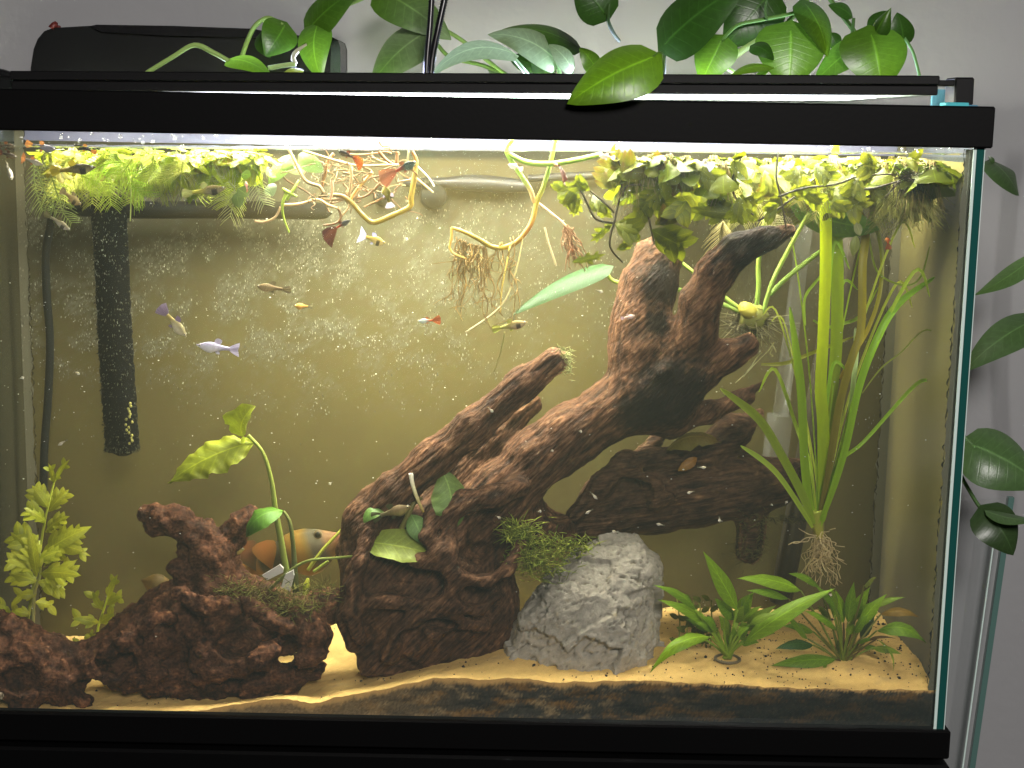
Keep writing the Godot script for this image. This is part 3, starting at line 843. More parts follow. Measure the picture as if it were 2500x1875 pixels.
# a blade from a to b; up = the way its face looks
func leaf(st: SurfaceTool, a: Vector3, b: Vector3, w: float, up: Vector3, o := {}) -> void:
	var shape: String = o.get("shape", "oval")
	var arch: float = o.get("arch", 0.1); var fold: float = o.get("fold", 0.15); var wave: float = o.get("wave", 0.0); var waves: float = o.get("waves", 5.0)
	var lobe: float = o.get("lobe", 0.16 if shape == "heart" else 0.0); var roll: float = o.get("roll", 0.0); var sway: float = o.get("sway", 0.0)
	var c0: Color = o.get("c", Color(0.08, 0.2, 0.02)); var c1: Color = o.get("c1", c0); var ce: Color = o.get("ce", c0)
	var nl: int = o.get("nl", 14); var nw: int = o.get("nw", 8); var ph: float = o.get("ph", a.x * 900.0 + b.y * 700.0)
	var L := a.distance_to(b)
	var side0 := (b - a).cross(up).normalized(); var n0 := side0.cross(b - a).normalized()
	var ctrl := (a + b) * 0.5 + n0 * arch * L * 2.0 + side0 * sway * L * 2.0
	st.set_smooth_group(0)
	var g := []
	for i in nl + 1:
		var t := i / float(nl)
		var c := a.lerp(ctrl, t).lerp(ctrl.lerp(b, t), t)
		var tan := ((ctrl - a).lerp(b - ctrl, t)).normalized()
		var sd := tan.cross(n0).normalized(); var n := sd.cross(tan).normalized()
		if roll != 0.0:
			sd = sd.rotated(tan, roll * t); n = n.rotated(tan, roll * t)
		var hw := w * 0.5 * width_of(shape, t)
		var row := []
		for j in nw + 1:
			var s := j / float(nw) * 2.0 - 1.0; var e := absf(s)
			var p := c + sd * s * hw + n * (-fold * e * e * hw + wave * w * e * e * (0.55 * sin(t * TAU * waves * 0.5 + ph + signf(s) * 1.3) + 1.3 * nz2.get_noise_3d(t * waves * 1.1, s * 1.2, ph * 0.37)))
			p -= tan * lobe * w * e * e * pow(1.0 - t, 4.0)
			var cc := c0.lerp(c1, t).lerp(ce, e * e * 0.7)
			row.append([p, Vector2(t, j / float(nw)), cc])
		g.append(row)
	for i in nl:
		for j in nw:
			for q in [g[i][j], g[i + 1][j], g[i + 1][j + 1], g[i][j], g[i + 1][j + 1], g[i][j + 1]]:
				st.set_color(q[2]); st.set_uv(q[1]); st.add_vertex(q[0])

func pt(q: Array) -> Vector3:
	return P(q[0], q[1], q[2])

func pts(list: Array) -> Array:
	return list.map(func(q): return P(q[0], q[1], q[2]))

func leaf_part(parent: Node, a: Array, b: Array, w: float, up: Vector3, m: Material, o := {}, called := "leaf") -> MeshInstance3D:
	var st := begin()
	leaf(st, pt(a) - parent.position, pt(b) - parent.position, w * px(a[2]), up, o)
	return obj(called, st, m, parent)

func stem_part(parent: Node, list: Array, r, col, called := "stem", m: Material = null, per := 5) -> MeshInstance3D:
	var st := begin()
	var w := pts(list).map(func(p): return p - parent.position)
	var s := px(list[0][2])
	var rr = r.map(func(v): return v * s) if r is Array else r * s
	tube(st, spline(w, per), rr, 6, col if col is Array else [col, col])
	return obj(called, st, M.stem if m == null else m, parent)

# a leaf cut into lobes along its midrib (water wisteria)
func pinnate(st: SurfaceTool, a: Vector3, b: Vector3, w: float, up: Vector3, c: Color, c1: Color, pairs := 3, r: RandomNumberGenerator = rng) -> void:
	var side := (b - a).cross(up).normalized(); var L := a.distance_to(b); var ax := (b - a) / L
	var n := side.cross(ax).normalized()
	leaf(st, a, b, w * 0.42, up, {"shape": "oval", "c": c, "c1": c1, "arch": 0.10, "fold": 0.2, "nl": 8, "nw": 4})
	for k in pairs:
		var t := 0.22 + 0.55 * k / maxf(1.0, pairs - 1.0)
		for s in [-1.0, 1.0]:
			var from := a.lerp(b, t * 0.9) + n * L * 0.04
			var len := w * (0.62 - 0.16 * absf(k - 1.0)) * r.randf_range(0.8, 1.15)
			var to: Vector3 = from + (side * s * 0.75 + ax * 0.75).normalized() * len + n * len * r.randf_range(-0.25, 0.15)
			leaf(st, from, to, len * 0.55, up, {"shape": "oval", "c": c, "c1": c1, "arch": 0.06, "fold": 0.15, "nl": 6, "nw": 4})

func wiggle(a: Vector3, b: Vector3, amp: float, n: int, r: RandomNumberGenerator) -> Array:
	var out := [a]
	for k in range(1, n):
		out.append(a.lerp(b, k / float(n)) + Vector3(r.randf_range(-amp, amp), r.randf_range(-amp, amp) * 0.5, r.randf_range(-amp, amp)))
	out.append(b)
	return out

# ---------------------------------------------------------------- plants rooted in the tank
func build_plants() -> void:

	var r := RandomNumberGenerator.new(); r.seed = 11
	var up := V(0, 0.5, 1)
	# --- water wisteria at the left wall
	var bright := Color(0.66, 0.68, 0.035); var deep := Color(0.42, 0.50, 0.025)
	var w1 := thing("water_wisteria", "tall yellow green water wisteria with lobed leaves by the left glass", "aquatic plant", P(65, 1540, -0.10))
	stem_part(w1, [[62, 1545, -0.10], [80, 1440, -0.095], [96, 1350, -0.09], [112, 1260, -0.085], [135, 1165, -0.085]], [5, 4.5, 3.5, 2.5], [srgb("8a8f3a"), srgb("b7c23f")])
	stem_part(w1, [[80, 1545, -0.085], [84, 1450, -0.08], [98, 1400, -0.075], [95, 1320, -0.075]], [5, 4, 3], [srgb("8f8a58"), srgb("b0b850")])
	stem_part(w1, [[-5, 1500, -0.07], [40, 1520, -0.075], [72, 1533, -0.08]], [3.5, 3, 2.5], srgb("a8b040"))
	for q in [[135, 1175, 170, 1122, 34, -0.085, 2], [132, 1180, 118, 1130, 30, -0.08, 2], [118, 1240, 78, 1185, 62, -0.08, 3], [118, 1250, 168, 1195, 56, -0.085, 3], [112, 1275, 58, 1240, 66, -0.075, 3], [100, 1350, 26, 1300, 84, -0.07, 3], [100, 1355, 224, 1285, 92, -0.075, 4], [96, 1380, 12, 1370, 70, -0.07, 3], [98, 1400, 198, 1405, 84, -0.07, 3], [130, 1330, 222, 1358, 40, -0.09, 2], [92, 1420, 22, 1400, 70, -0.085, 3], [92, 1420, 160, 1440, 72, -0.075, 3], [95, 1390, 60, 1330, 60, -0.065, 3], [90, 1450, 40, 1455, 56, -0.08, 2], [85, 1470, 130, 1480, 46, -0.085, 2], [75, 1500, 28, 1490, 50, -0.09, 2], [90, 1370, 150, 1345, 60, -0.065, 3], [110, 1300, 170, 1260, 60, -0.09, 3], [30, 1505, -20, 1470, 50, -0.075, 3], [100, 1440, 190, 1365, 60, -0.095, 3], [90, 1410, 70, 1290, 56, -0.06, 3], [105, 1385, 205, 1325, 60, -0.1, 3]]:
		var st := begin()
		pinnate(st, P(q[0], q[1], q[5]) - w1.position, P(q[2], q[3], q[5] + r.randf_range(-0.012, 0.018)) - w1.position, q[4] * 0.00034, (up + V(r.randf_range(-0.5, 0.5), r.randf_range(-0.2, 0.6), 0)), deep.lerp(bright, r.randf()), bright, q[6], r)
		obj("leaf", st, M.aqua, w1)
	var w2 := thing("water_wisteria", "small bright water wisteria sprig beside the left driftwood", "aquatic plant", P(225, 1580, -0.09))
	stem_part(w2, [[232, 1590, -0.09], [240, 1530, -0.088], [256, 1480, -0.085], [268, 1440, -0.085]], [4, 3, 2], srgb("bcc832"))
	for q in [[262, 1465, 288, 1402, 44, 2], [258, 1475, 300, 1455, 46, 2], [250, 1490, 226, 1442, 44, 2], [243, 1520, 176, 1510, 50, 2], [243, 1520, 280, 1498, 46, 2], [232, 1565, 180, 1575, 44, 2], [232, 1560, 218, 1545, 30, 2], [230, 1580, 205, 1592, 30, 2]]:
		var st := begin()
		pinnate(st, P(q[0], q[1], -0.086) - w2.position, P(q[2], q[3], -0.08) - w2.position, q[4] * 0.00034, up + V(r.randf_range(-0.4, 0.4), 0, 0), bright, Color(0.42, 0.52, 0.05), q[5], r)
		obj("leaf", st, M.aqua, w2)
	# --- tall leaved plant between the two pieces of wood
	var an := thing("anubias", "anubias with one tall ruffled leaf on a long stalk between the woods", "aquatic plant", P(700, 1430, -0.07))
	stem_part(an, [[702, 1410, -0.068], [686, 1320, -0.066], [672, 1240, -0.064], [662, 1170, -0.062], [642, 1105, -0.06], [606, 1062, -0.06]], [9, 8, 7, 5.5, 4.5, 4], [srgb("6f7a35"), srgb("8f9a45")])
	stem_part(an, [[722, 1445, -0.062], [718, 1360, -0.062], [712, 1300, -0.06], [706, 1270, -0.06], [692, 1248, -0.06]], [9, 6, 5, 4], [srgb("3f4426"), srgb("6d7438")])
	stem_part(an, [[655, 1442, -0.06], [700, 1400, -0.058], [750, 1370, -0.056], [820, 1362, -0.054], [895, 1355, -0.05]], [4.5, 4, 3.5, 3], [srgb("4e5430"), srgb("7f8c3c")])
	stem_part(an, [[752, 1392, -0.072], [790, 1340, -0.072], [835, 1292, -0.075], [876, 1240, -0.08]], [5, 4, 3.5], srgb("a0a23c"))
	stem_part(an, [[765, 1396, -0.07], [790, 1378, -0.07], [802, 1370, -0.07]], 4, srgb("8e9a3c"))
	stem_part(an, [[745, 1450, -0.058], [748, 1430, -0.056], [752, 1412, -0.056]], [7, 9, 3], srgb("b4b83a"), "shoot")
	var big := {"shape": "lance", "c": Color(0.46, 0.54, 0.02), "c1": Color(0.42, 0.50, 0.03), "ce": Color(0.52, 0.58, 0.03), "arch": 0.12, "wave": 0.12, "waves": 9, "fold": 0.25, "nl": 30, "nw": 10}
	leaf_part(an, [622, 1078, -0.062], [410, 1180, -0.055], 96, V(0.2, 0.7, 0.75), M.ribbed, big)
	leaf_part(an, [598, 1070, -0.06], [622, 990, -0.05], 84, V(-0.6, 0.2, 0.8), M.ribbed, {"shape": "oval", "c": Color(0.38, 0.46, 0.02), "c1": Color(0.46, 0.52, 0.03), "arch": 0.25, "wave": 0.10, "fold": -0.5, "nl": 16})
	leaf_part(an, [692, 1246, -0.06], [600, 1312, -0.052], 66, V(-0.1, 0.8, 0.6), M.ribbed, {"shape": "oval", "c": Color(0.18, 0.42, 0.03), "c1": Color(0.05, 0.14, 0.02), "arch": 0.30, "fold": 0.3, "wave": 0.04})
	leaf_part(an, [885, 1322, -0.045], [1082, 1360, -0.038], 92, V(0, 0.75, 0.75), M.ribbed, {"shape": "oval", "c": Color(0.34, 0.46, 0.05), "c1": Color(0.40, 0.47, 0.06), "ce": Color(0.42, 0.50, 0.07), "arch": 0.06, "wave": 0.07, "waves": 6, "fold": -0.1, "nl": 22})
	var am := thing("anubias", "dark green veined anubias leaves growing on the upper limb of the large driftwood", "aquatic plant", P(1040, 1260, -0.05))
	leaf_part(am, [1080, 1152, -0.05], [1084, 1308, -0.036], 96, V(0.35, 0.2, 0.9), M.ribbed, {"shape": "oval", "c": Color(0.24, 0.36, 0.08), "c1": Color(0.14, 0.30, 0.05), "arch": 0.12, "wave": 0.05, "sway": -0.10, "fold": 0.3, "nl": 20})
	leaf_part(am, [1004, 1256, -0.048], [1036, 1330, -0.04], 56, V(0.2, 0.4, 0.9), M.ribbed, {"shape": "oval", "c": Color(0.18, 0.34, 0.08), "arch": 0.15})
	leaf_part(am, [942, 1240, -0.05], [884, 1278, -0.045], 44, V(-0.2, 0.8, 0.6), M.ribbed, {"shape": "oval", "c": Color(0.20, 0.34, 0.08), "c1": Color(0.12, 0.28, 0.04), "arch": 0.25})
	leaf_part(am, [985, 1140, -0.10], [1108, 1046, -0.105], 46, V(-0.3, 0.7, 0.6), M.ribbed, {"shape": "lance", "c": Color(0.16, 0.34, 0.03), "c1": Color(0.34, 0.46, 0.06), "arch": -0.08, "wave": 0.10, "waves": 3})
	stem_part(am, [[982, 1165, -0.095], [986, 1140, -0.10], [1000, 1128, -0.10]], [4, 3.5, 3], srgb("7f9440"))
	stem_part(am, [[1003, 1155, -0.045], [1008, 1185, -0.044], [1020, 1220, -0.044], [1034, 1250, -0.046]], [6, 5, 4.5, 3], [srgb("efe9d8"), srgb("d8cf9a"), srgb("b89a3a")], "bare_stalk")
	stem_part(am, [[980, 1292, -0.05], [995, 1260, -0.05], [1010, 1230, -0.052], [1030, 1215, -0.055]], [8, 7, 5], srgb("6a6430"), "rhizome")
	# --- vallisneria on the right, its roots hanging free
	var va := thing("vallisneria", "vallisneria of long strap leaves floating on the right with bare roots", "aquatic plant", P(1990, 1285, -0.08))
	var straps := [
		[[[1985, 1285, -0.08], [1975, 1230, -0.08], [1964, 1121, -0.075], [1955, 948, -0.07], [1928, 750, -0.068]], 21, "8aac1c", "7fa01c"],
		[[[1994, 1285, -0.08], [2009, 1237, -0.08], [2009, 1044, -0.075], [2002, 950, -0.072], [2008, 813, -0.07], [2014, 632, -0.065], [2012, 500, -0.06], [1990, 400, -0.06]], 30, "7a9a14", "d2e01a"],
		[[[1996, 1285, -0.085], [2016, 1140, -0.086], [2024, 1000, -0.087], [2040, 851, -0.088], [2043, 620, -0.088], [2032, 430, -0.09]], 31, "7a7f1c", "8fae18"],
		[[[1996, 1280, -0.078], [2022, 1150, -0.075], [2046, 1000, -0.073], [2076, 885, -0.072], [2102, 800, -0.075], [2106, 650, -0.08], [2112, 560, -0.09], [2080, 470, -0.1]], 20, "6f6420", "8d8420"],
		[[[2000, 1285, -0.076], [2030, 1200, -0.072], [2064, 1090, -0.07], [2095, 950, -0.07], [2135, 840, -0.072], [2190, 745, -0.08], [2283, 676, -0.09]], 19, "86a81c", "7fb020"],
		[[[1985, 1280, -0.074], [1960, 1210, -0.07], [1905, 1105, -0.06], [1850, 1020, -0.055], [1758, 948, -0.05]], 21, "88a028", "7c8c28"],
		[[[1984, 1288, -0.07], [1945, 1225, -0.065], [1900, 1160, -0.06], [1860, 1122, -0.058], [1808, 1088, -0.055]], 13, "98b030", "a8c448"],
		[[[2050, 1150, -0.08], [2075, 1000, -0.084], [2090, 860, -0.086], [2088, 800, -0.088]], 13, "8cb020", "cfe0b0"],
		[[[2050, 925, -0.09], [2080, 870, -0.09], [2120, 800, -0.09], [2148, 710, -0.092], [2150, 600, -0.1], [2115, 490, -0.11]], 11, "c0a030", "6f8a1c"],
		[[[1858, 890, -0.10], [1920, 886, -0.10], [1989, 859, -0.1], [2084, 822, -0.1]], 9, "8f9226", "a0a428"],
		[[[1985, 782, -0.10], [2020, 798, -0.10], [2059, 790, -0.1], [2101, 770, -0.1], [2144, 701, -0.1]], 8, "7fa02a", "8aa82a"],
		[[[2105, 960, -0.09], [2150, 900, -0.09], [2200, 860, -0.09], [2263, 805, -0.09], [2330, 850, -0.09]], 4, "7f8a28", "7f8a38"],
		[[[2120, 560, -0.09], [2140, 660, -0.09], [2200, 695, -0.09], [2245, 680, -0.09], [2270, 600, -0.09]], 5, "7f9428", "7f9428"],
		[[[1966, 795, -0.095], [1964, 730, -0.09], [1990, 690, -0.09], [2020, 660, -0.09]], 7, "9fc03a", "8fb428"]]
	for k in 12:
		var bx := 1998 + r.randf_range(-8, 10); var tx := 2040 + r.randf_range(-150, 230); var ty := r.randf_range(520, 1000); var zz := -0.085 + r.randf_range(-0.03, 0.02)
		straps.append([[[bx, 1284, -0.08], [bx + (tx - bx) * 0.15, 1140, -0.08], [bx + (tx - bx) * 0.45, lerpf(1284, ty, 0.6), zz], [tx, ty, zz], [tx + (40 if tx > 2030 else -40), ty + r.randf_range(-20, 70), zz]], r.randf_range(4, 10), ["8fae20", "a0b030", "7aa020"][k % 3], ["b0cc38", "c0cc48", "90b828"][k % 3]])
	for s in straps:
		var line := spline(pts(s[0]).map(func(p): return p - va.position), 6)
		var st := begin(); st.set_smooth_group(0)
		var hw: float = s[1] * 0.5 * px(-0.08); var n := line.size()
		var ca := srgb(s[2]); var cb := srgb(s[3])
		var rows := []
		for k in n:
			var t := k / float(n - 1)
			var tan: Vector3 = (line[mini(k + 1, n - 1)] - line[maxi(k - 1, 0)]).normalized()
			var face := V(0.25 * sin(t * 5.0 + s[1]), 0.1, 1)
			var sd := tan.cross(face).normalized(); var nn := sd.cross(tan)
			var ww := hw * minf(1.0, 0.55 + t * 2.2) * minf(1.0, sqrt((1.0 - t) * 5.0 + 0.03))
			var row := []
			for j in 5:
				var v := j / 2.0 - 1.0
				row.append([line[k] + sd * v * ww + nn * ww * (0.30 * v * v), Vector2(t * 3.0, j / 4.0), ca.lerp(cb, t) * (1.0 + 0.15 * absf(v))])
			rows.append(row)
		for k in n - 1:
			for j in 4:
				for q in [rows[k][j], rows[k + 1][j], rows[k + 1][j + 1], rows[k][j], rows[k + 1][j + 1], rows[k][j + 1]]:
					st.set_color(q[2]); st.set_uv(q[1]); st.add_vertex(q[0])
		obj("leaf", st, M.strap, va)
	stem_part(va, [[1992, 1245, -0.08], [1998, 1290, -0.08], [2002, 1318, -0.08]], [22, 15, 9], [srgb("8f9a2c"), srgb("a89a48")], "crown")
	var st := begin()
	for k in 70:
		var a := P(2003 + r.randf_range(-9, 9), 1305 + r.randf_range(-8, 22), -0.08 + r.randf_range(-0.004, 0.004)) - va.position
		var b := P(2003 + r.randfn(0, 30), 1415 + r.randf_range(-70, 22), -0.08 + r.randf_range(-0.018, 0.018)) - va.position
		var c := srgb("cdb886").lerp(srgb("8f7c4a"), r.randf())
		tube(st, spline(wiggle(a, b, 0.0042, 6, r), 3), r.randf_range(0.00025, 0.00055), 4, [c, c])
	for q in [[1950, 1290, 1962, 1315], [1932, 1325, 1955, 1310], [1925, 1330, 1985, 1325], [2040, 1290, 2032, 1320], [2062, 1335, 2030, 1325]]:
		tube(st, spline(wiggle(P(2002, 1312, -0.08) - va.position, P(q[0], q[1], -0.07) - va.position, 0.003, 4, r), 3), 0.0004, 4, [srgb("c0ad84"), srgb("b09c70")])
	obj("roots", st, M.root, va)
	# --- the two sword plants in the sand
	var s1 := thing("sword_plant", "bright green sword plant in a small ring, nearer the grey rock", "aquatic plant", P(1775, 1605, -0.045))
	var g1 := Color(0.34, 0.58, 0.02); var g2 := Color(0.24, 0.44, 0.02); var g3 := Color(0.30, 0.46, 0.03)
	var z := -0.045
	for q in [[1800, 1490, 1716, 1345, 44, 0.05, g1], [1700, 1490, 1594, 1428, 28, 0.14, g2], [1740, 1530, 1606, 1464, 34, 0.10, g1], [1735, 1555, 1588, 1642, 40, 0.30, g1], [1815, 1570, 2040, 1436, 50, 0.10, g1], [1800, 1510, 1745, 1460, 40, -0.02, g2], [1808, 1500, 1832, 1450, 38, 0.05, g2], [1822, 1540, 1895, 1478, 36, 0.15, g3], [1805, 1560, 1832, 1525, 30, 0.05, g2], [1775, 1570, 1768, 1500, 34, 0.08, g3], [1720, 1560, 1640, 1580, 34, 0.24, g1], [1790, 1590, 1792, 1530, 30, 0.02, g2]]:
		var zz := z + r.randf_range(-0.015, 0.02)
		stem_part(s1, [[1775 + r.randf_range(-9, 9), 1608, z], [(1775 + q[0]) * 0.5, (1606 + q[1]) * 0.5 - 4, (z + zz) * 0.5], [q[0], q[1], zz]], [4, 3, 3], srgb("7f9a2c"))
		leaf_part(s1, [q[0], q[1], zz], [q[2], q[3], zz + 0.014], q[4], V(r.randf_range(-0.3, 0.3), 0.8, 0.7), M.ribbed, {"shape": "lance", "c": q[6] as Color, "c1": (q[6] as Color) * 1.1, "arch": q[5], "fold": 0.25, "wave": 0.03, "nl": 18, "nw": 8})
	for k in 12:
		var a := r.randf_range(-1.25, 1.25); var L := r.randf_range(70, 150); var zz := z + r.randf_range(-0.03, 0.022)
		var q := [1776 + sin(a) * L * 0.55, 1600 - cos(a) * L * 0.75, 1776 + sin(a) * L * 1.25, 1600 - cos(a) * L * 1.2 + absf(a) * 22]
		stem_part(s1, [[1775 + r.randf_range(-9, 9), 1608, z], [(1775 + q[0]) * 0.5, (1606 + q[1]) * 0.5 - 4, (z + zz) * 0.5], [q[0], q[1], zz]], [3.5, 3, 2.6], srgb("7f9a2c"))
		leaf_part(s1, [q[0], q[1], zz], [q[2], q[3], zz + 0.01], r.randf_range(24, 38), V(sin(a) * 0.4, 0.8, 0.7), M.ribbed, {"shape": "lance", "c": [g1, g2, g3][k % 3] as Color, "arch": 0.12, "fold": 0.25, "nl": 14, "nw": 6})
	var ring := begin()
	var loop := []
	for k in 25: loop.append(P(1776, 1612, z) - s1.position + V(cos(k * TAU / 24) * 0.0095, 0.0012, sin(k * TAU / 24) * 0.0095))
	tube(ring, loop, 0.0012, 6, [srgb("6a5f48"), srgb("6a5f48")]); obj("pot_ring", ring, M.stem, s1)
	var s2 := thing("sword_plant", "larger bushy sword plant near the right glass, one leaf fallen on the sand", "aquatic plant", P(2060, 1618, -0.05))
	var z2 := -0.055
	for q in [[1955, 1442, 1798, 1412, 46, 0.10, g1], [2000, 1432, 1924, 1400, 30, 0.10, g2], [2140, 1540, 2262, 1570, 48, 0.28, g2], [2150, 1500, 2246, 1508, 30, 0.20, Color(0.40, 0.24, 0.03)], [2125, 1485, 2210, 1458, 22, 0.10, g3], [2040, 1610, 1880, 1626, 42, 0.06, g2], [1985, 1575, 1892, 1585, 36, 0.12, Color(0.05, 0.13, 0.02)], [1925, 1462, 1822, 1442, 28, 0.08, g2], [1972, 1560, 1915, 1500, 30, 0.05, g2], [2075, 1520, 2125, 1432, 36, 0.06, g1], [2070, 1520, 2085, 1420, 30, 0.04, g2], [2095, 1530, 2165, 1450, 34, 0.08, g1], [2060, 1520, 2040, 1440, 34, 0.02, g1], [2050, 1500, 1990, 1430, 34, 0.08, g2], [2100, 1560, 2140, 1480, 34, 0.04, Color(0.09, 0.16, 0.06)], [2110, 1430, 2140, 1410, 34, 0.06, Color(0.24, 0.28, 0.04)], [2140, 1560, 2180, 1642, 8, 0.3, g3], [2110, 1570, 2190, 1560, 10, 0.2, Color(0.2, 0.12, 0.04)], [2045, 1540, 1960, 1490, 28, 0.10, g1], [2085, 1545, 2120, 1500, 28, 0.05, g2], [2040, 1620, 2008, 1630, 26, 0.05, g3]]:
		var zz := z2 + r.randf_range(-0.03, 0.015)
		stem_part(s2, [[2060 + r.randf_range(-10, 10), 1622, z2], [(2060 + q[0]) * 0.5, (1620 + q[1]) * 0.5 - 3, (z2 + zz) * 0.5], [q[0], q[1], zz]], [3.5, 2.6, 2.2], srgb("6f7f28").lerp(srgb("5a4a24"), r.randf()))
		leaf_part(s2, [q[0], q[1], zz], [q[2], q[3], zz + 0.010], q[4], V(r.randf_range(-0.3, 0.3), 0.9, 0.6), M.ribbed, {"shape": "lance", "c": q[6] as Color, "c1": (q[6] as Color) * 1.1, "arch": q[5], "fold": 0.25, "wave": 0.03, "nl": 16, "nw": 8})
	for k in 18:
		var a := r.randf_range(-1.3, 1.3); var L := r.randf_range(80, 170); var zz := z2 + r.randf_range(-0.045, 0.02)
		var q := [2060 + sin(a) * L * 0.6, 1612 - cos(a) * L * 0.75, 2060 + sin(a) * L * 1.2, 1612 - cos(a) * L * 1.15 + absf(a) * 26]
		stem_part(s2, [[2060 + r.randf_range(-10, 10), 1622, z2], [(2060 + q[0]) * 0.5, (1620 + q[1]) * 0.5 - 3, (z2 + zz) * 0.5], [q[0], q[1], zz]], [3, 2.4, 2], srgb("6f7f28"))
		leaf_part(s2, [q[0], q[1], zz], [q[2], q[3], zz + 0.01], r.randf_range(22, 36), V(sin(a) * 0.4, 0.9, 0.6), M.ribbed, {"shape": "lance", "c": [g1, g2, g3][k % 3] as Color, "arch": 0.10, "fold": 0.25, "nl": 14, "nw": 6})
	# a young sprig beside the nearer one
	var s3 := thing("seedling", "tiny pale green seedlings on the sand left of the sword plants", "aquatic plant", P(1700, 1580, -0.07))
	for k in 7:
		var x := 1660 + k * 13 + r.randf_range(-6, 6)
		var top := 1450 + r.randf_range(0, 90)
		stem_part(s3, [[x, 1596, -0.07], [x + 4, (top + 1590) / 2, -0.07], [x + r.randf_range(-12, 12), top, -0.07]], 2, srgb("8a8f3a"))
		for j in 5:
			var y := lerpf(1570, top, j / 4.0)
			leaf_part(s3, [x, y, -0.07], [x + (22 if j % 2 else -22), y - 12, -0.065], 14, V(0, 0.5, 1), M.aqua, {"c": Color(0.26, 0.32, 0.05), "nl": 5, "nw": 4})
	build_moss(r)
	# --- a dead orange leaf caught on the log, a yellow one under the trunk
	var dl := thing("dead_leaf", "curled orange dead leaf hanging on the back log", "leaf", P(1690, 1130, -0.09))
	leaf_part(dl, [1702, 1118, -0.092], [1655, 1150, -0.088], 26, V(0, 0.2, 1), M.aqua, {"c": Color(0.55, 0.26, 0.04), "c1": Color(0.60, 0.30, 0.03), "wave": 0.12, "arch": 0.1}, "blade")
	var yl := thing("dead_leaf", "mottled yellow leaf draped over the back log", "leaf", P(1690, 1085, -0.10))
	leaf_part(yl, [1628, 1098, -0.098], [1760, 1082, -0.09], 62, V(0, 0.9, 0.5), M.aqua, {"shape": "oval", "c": Color(0.34, 0.30, 0.05), "c1": Color(0.28, 0.18, 0.05), "wave": 0.08, "arch": 0.25, "fold": 0.4}, "blade")

func strand(st: SurfaceTool, a: Vector3, dir: Vector3, len: float, w: float, c: Color, r: RandomNumberGenerator) -> void:
	var b := a + dir * len; var bend := Vector3(r.randf_range(-1, 1), r.randf_range(-1.0, 0.3), r.randf_range(-1, 1)) * len * 0.35
	tube(st, [a, a.lerp(b, 0.5) + bend * 0.4, b + bend], [w, w * 0.9, w * 0.3], 3, [c * 0.8, c * 1.15])

func moss_clump(called: String, label: String, spots: Array, n: int, len: float, w: float, ca: Color, cb: Color, r: RandomNumberGenerator, down := false) -> void:
	var st := begin()
	for k in n:
		var s: Array = spots[r.randi() % spots.size()]
		var p := P(s[0] + r.randfn(0, s[3]), s[1] + r.randfn(0, s[4]), s[2] + r.randf_range(-0.012, 0.012))
		var d := Vector3(r.randf_range(-1, 1), r.randf_range(-0.3, 1.0), r.randf_range(-0.5, 1.0)).normalized()
		if down: d.y = -absf(d.y) * 0.6
		strand(st, p, d, len * r.randf_range(0.5, 1.3), w, ca.lerp(cb, r.randf()), r)
	var o := obj(called, st, M.moss); tag(o, label, "moss", "", "stuff")

func build_moss(r: RandomNumberGenerator) -> void:
	moss_clump("moss", "bright green moss cushion wedged between the driftwood and the grey rock", [[1275, 1305, -0.045, 24, 16], [1310, 1340, -0.04, 30, 22], [1350, 1350, -0.045, 34, 18], [1290, 1370, -0.04, 22, 22], [1400, 1335, -0.05, 28, 12], [1330, 1385, -0.035, 26, 16], [1260, 1300, -0.045, 14, 10]], 900, 0.010, 0.00042, Color(0.08, 0.12, 0.015), Color(0.34, 0.38, 0.06), r)
	moss_clump("moss", "olive moss threads on top of the left driftwood", [[620, 1440, -0.05, 50, 14], [690, 1475, -0.045, 40, 20], [580, 1445, -0.045, 24, 16], [770, 1440, -0.05, 40, 10], [730, 1480, -0.045, 30, 14]], 650, 0.008, 0.00030, Color(0.06, 0.07, 0.015), Color(0.24, 0.23, 0.06), r)
	moss_clump("moss", "dark moss tufts hanging round the stub under the back log", [[1812, 1300, -0.11, 8, 36], [1855, 1300, -0.11, 8, 34], [1830, 1345, -0.105, 22, 10], [1900, 1262, -0.11, 34, 5]], 300, 0.008, 0.0003, Color(0.03, 0.03, 0.012), Color(0.15, 0.13, 0.04), r, true)
	moss_clump("moss", "pale algae tuft on the cut end of the upper limb", [[1378, 865, -0.045, 8, 8], [1388, 895, -0.045, 4, 14]], 120, 0.005, 0.00025, Color(0.20, 0.22, 0.08), Color(0.36, 0.38, 0.16), r)

# ---------------------------------------------------------------- plants floating at the surface, cuttings rooting in the water
func put(proto: Node3D, called: String, label: String, group: String, at: Vector3, turn: float, size: float) -> Node3D:
	var c: Node3D = proto if proto.get_parent() == null else proto.duplicate()
	c.name = numbered(called); add_child(c)
	c.transform = Transform3D(Basis(Vector3.UP, turn).scaled(Vector3.ONE * size), at)
	tag(c, label, "floating plant", group); return c

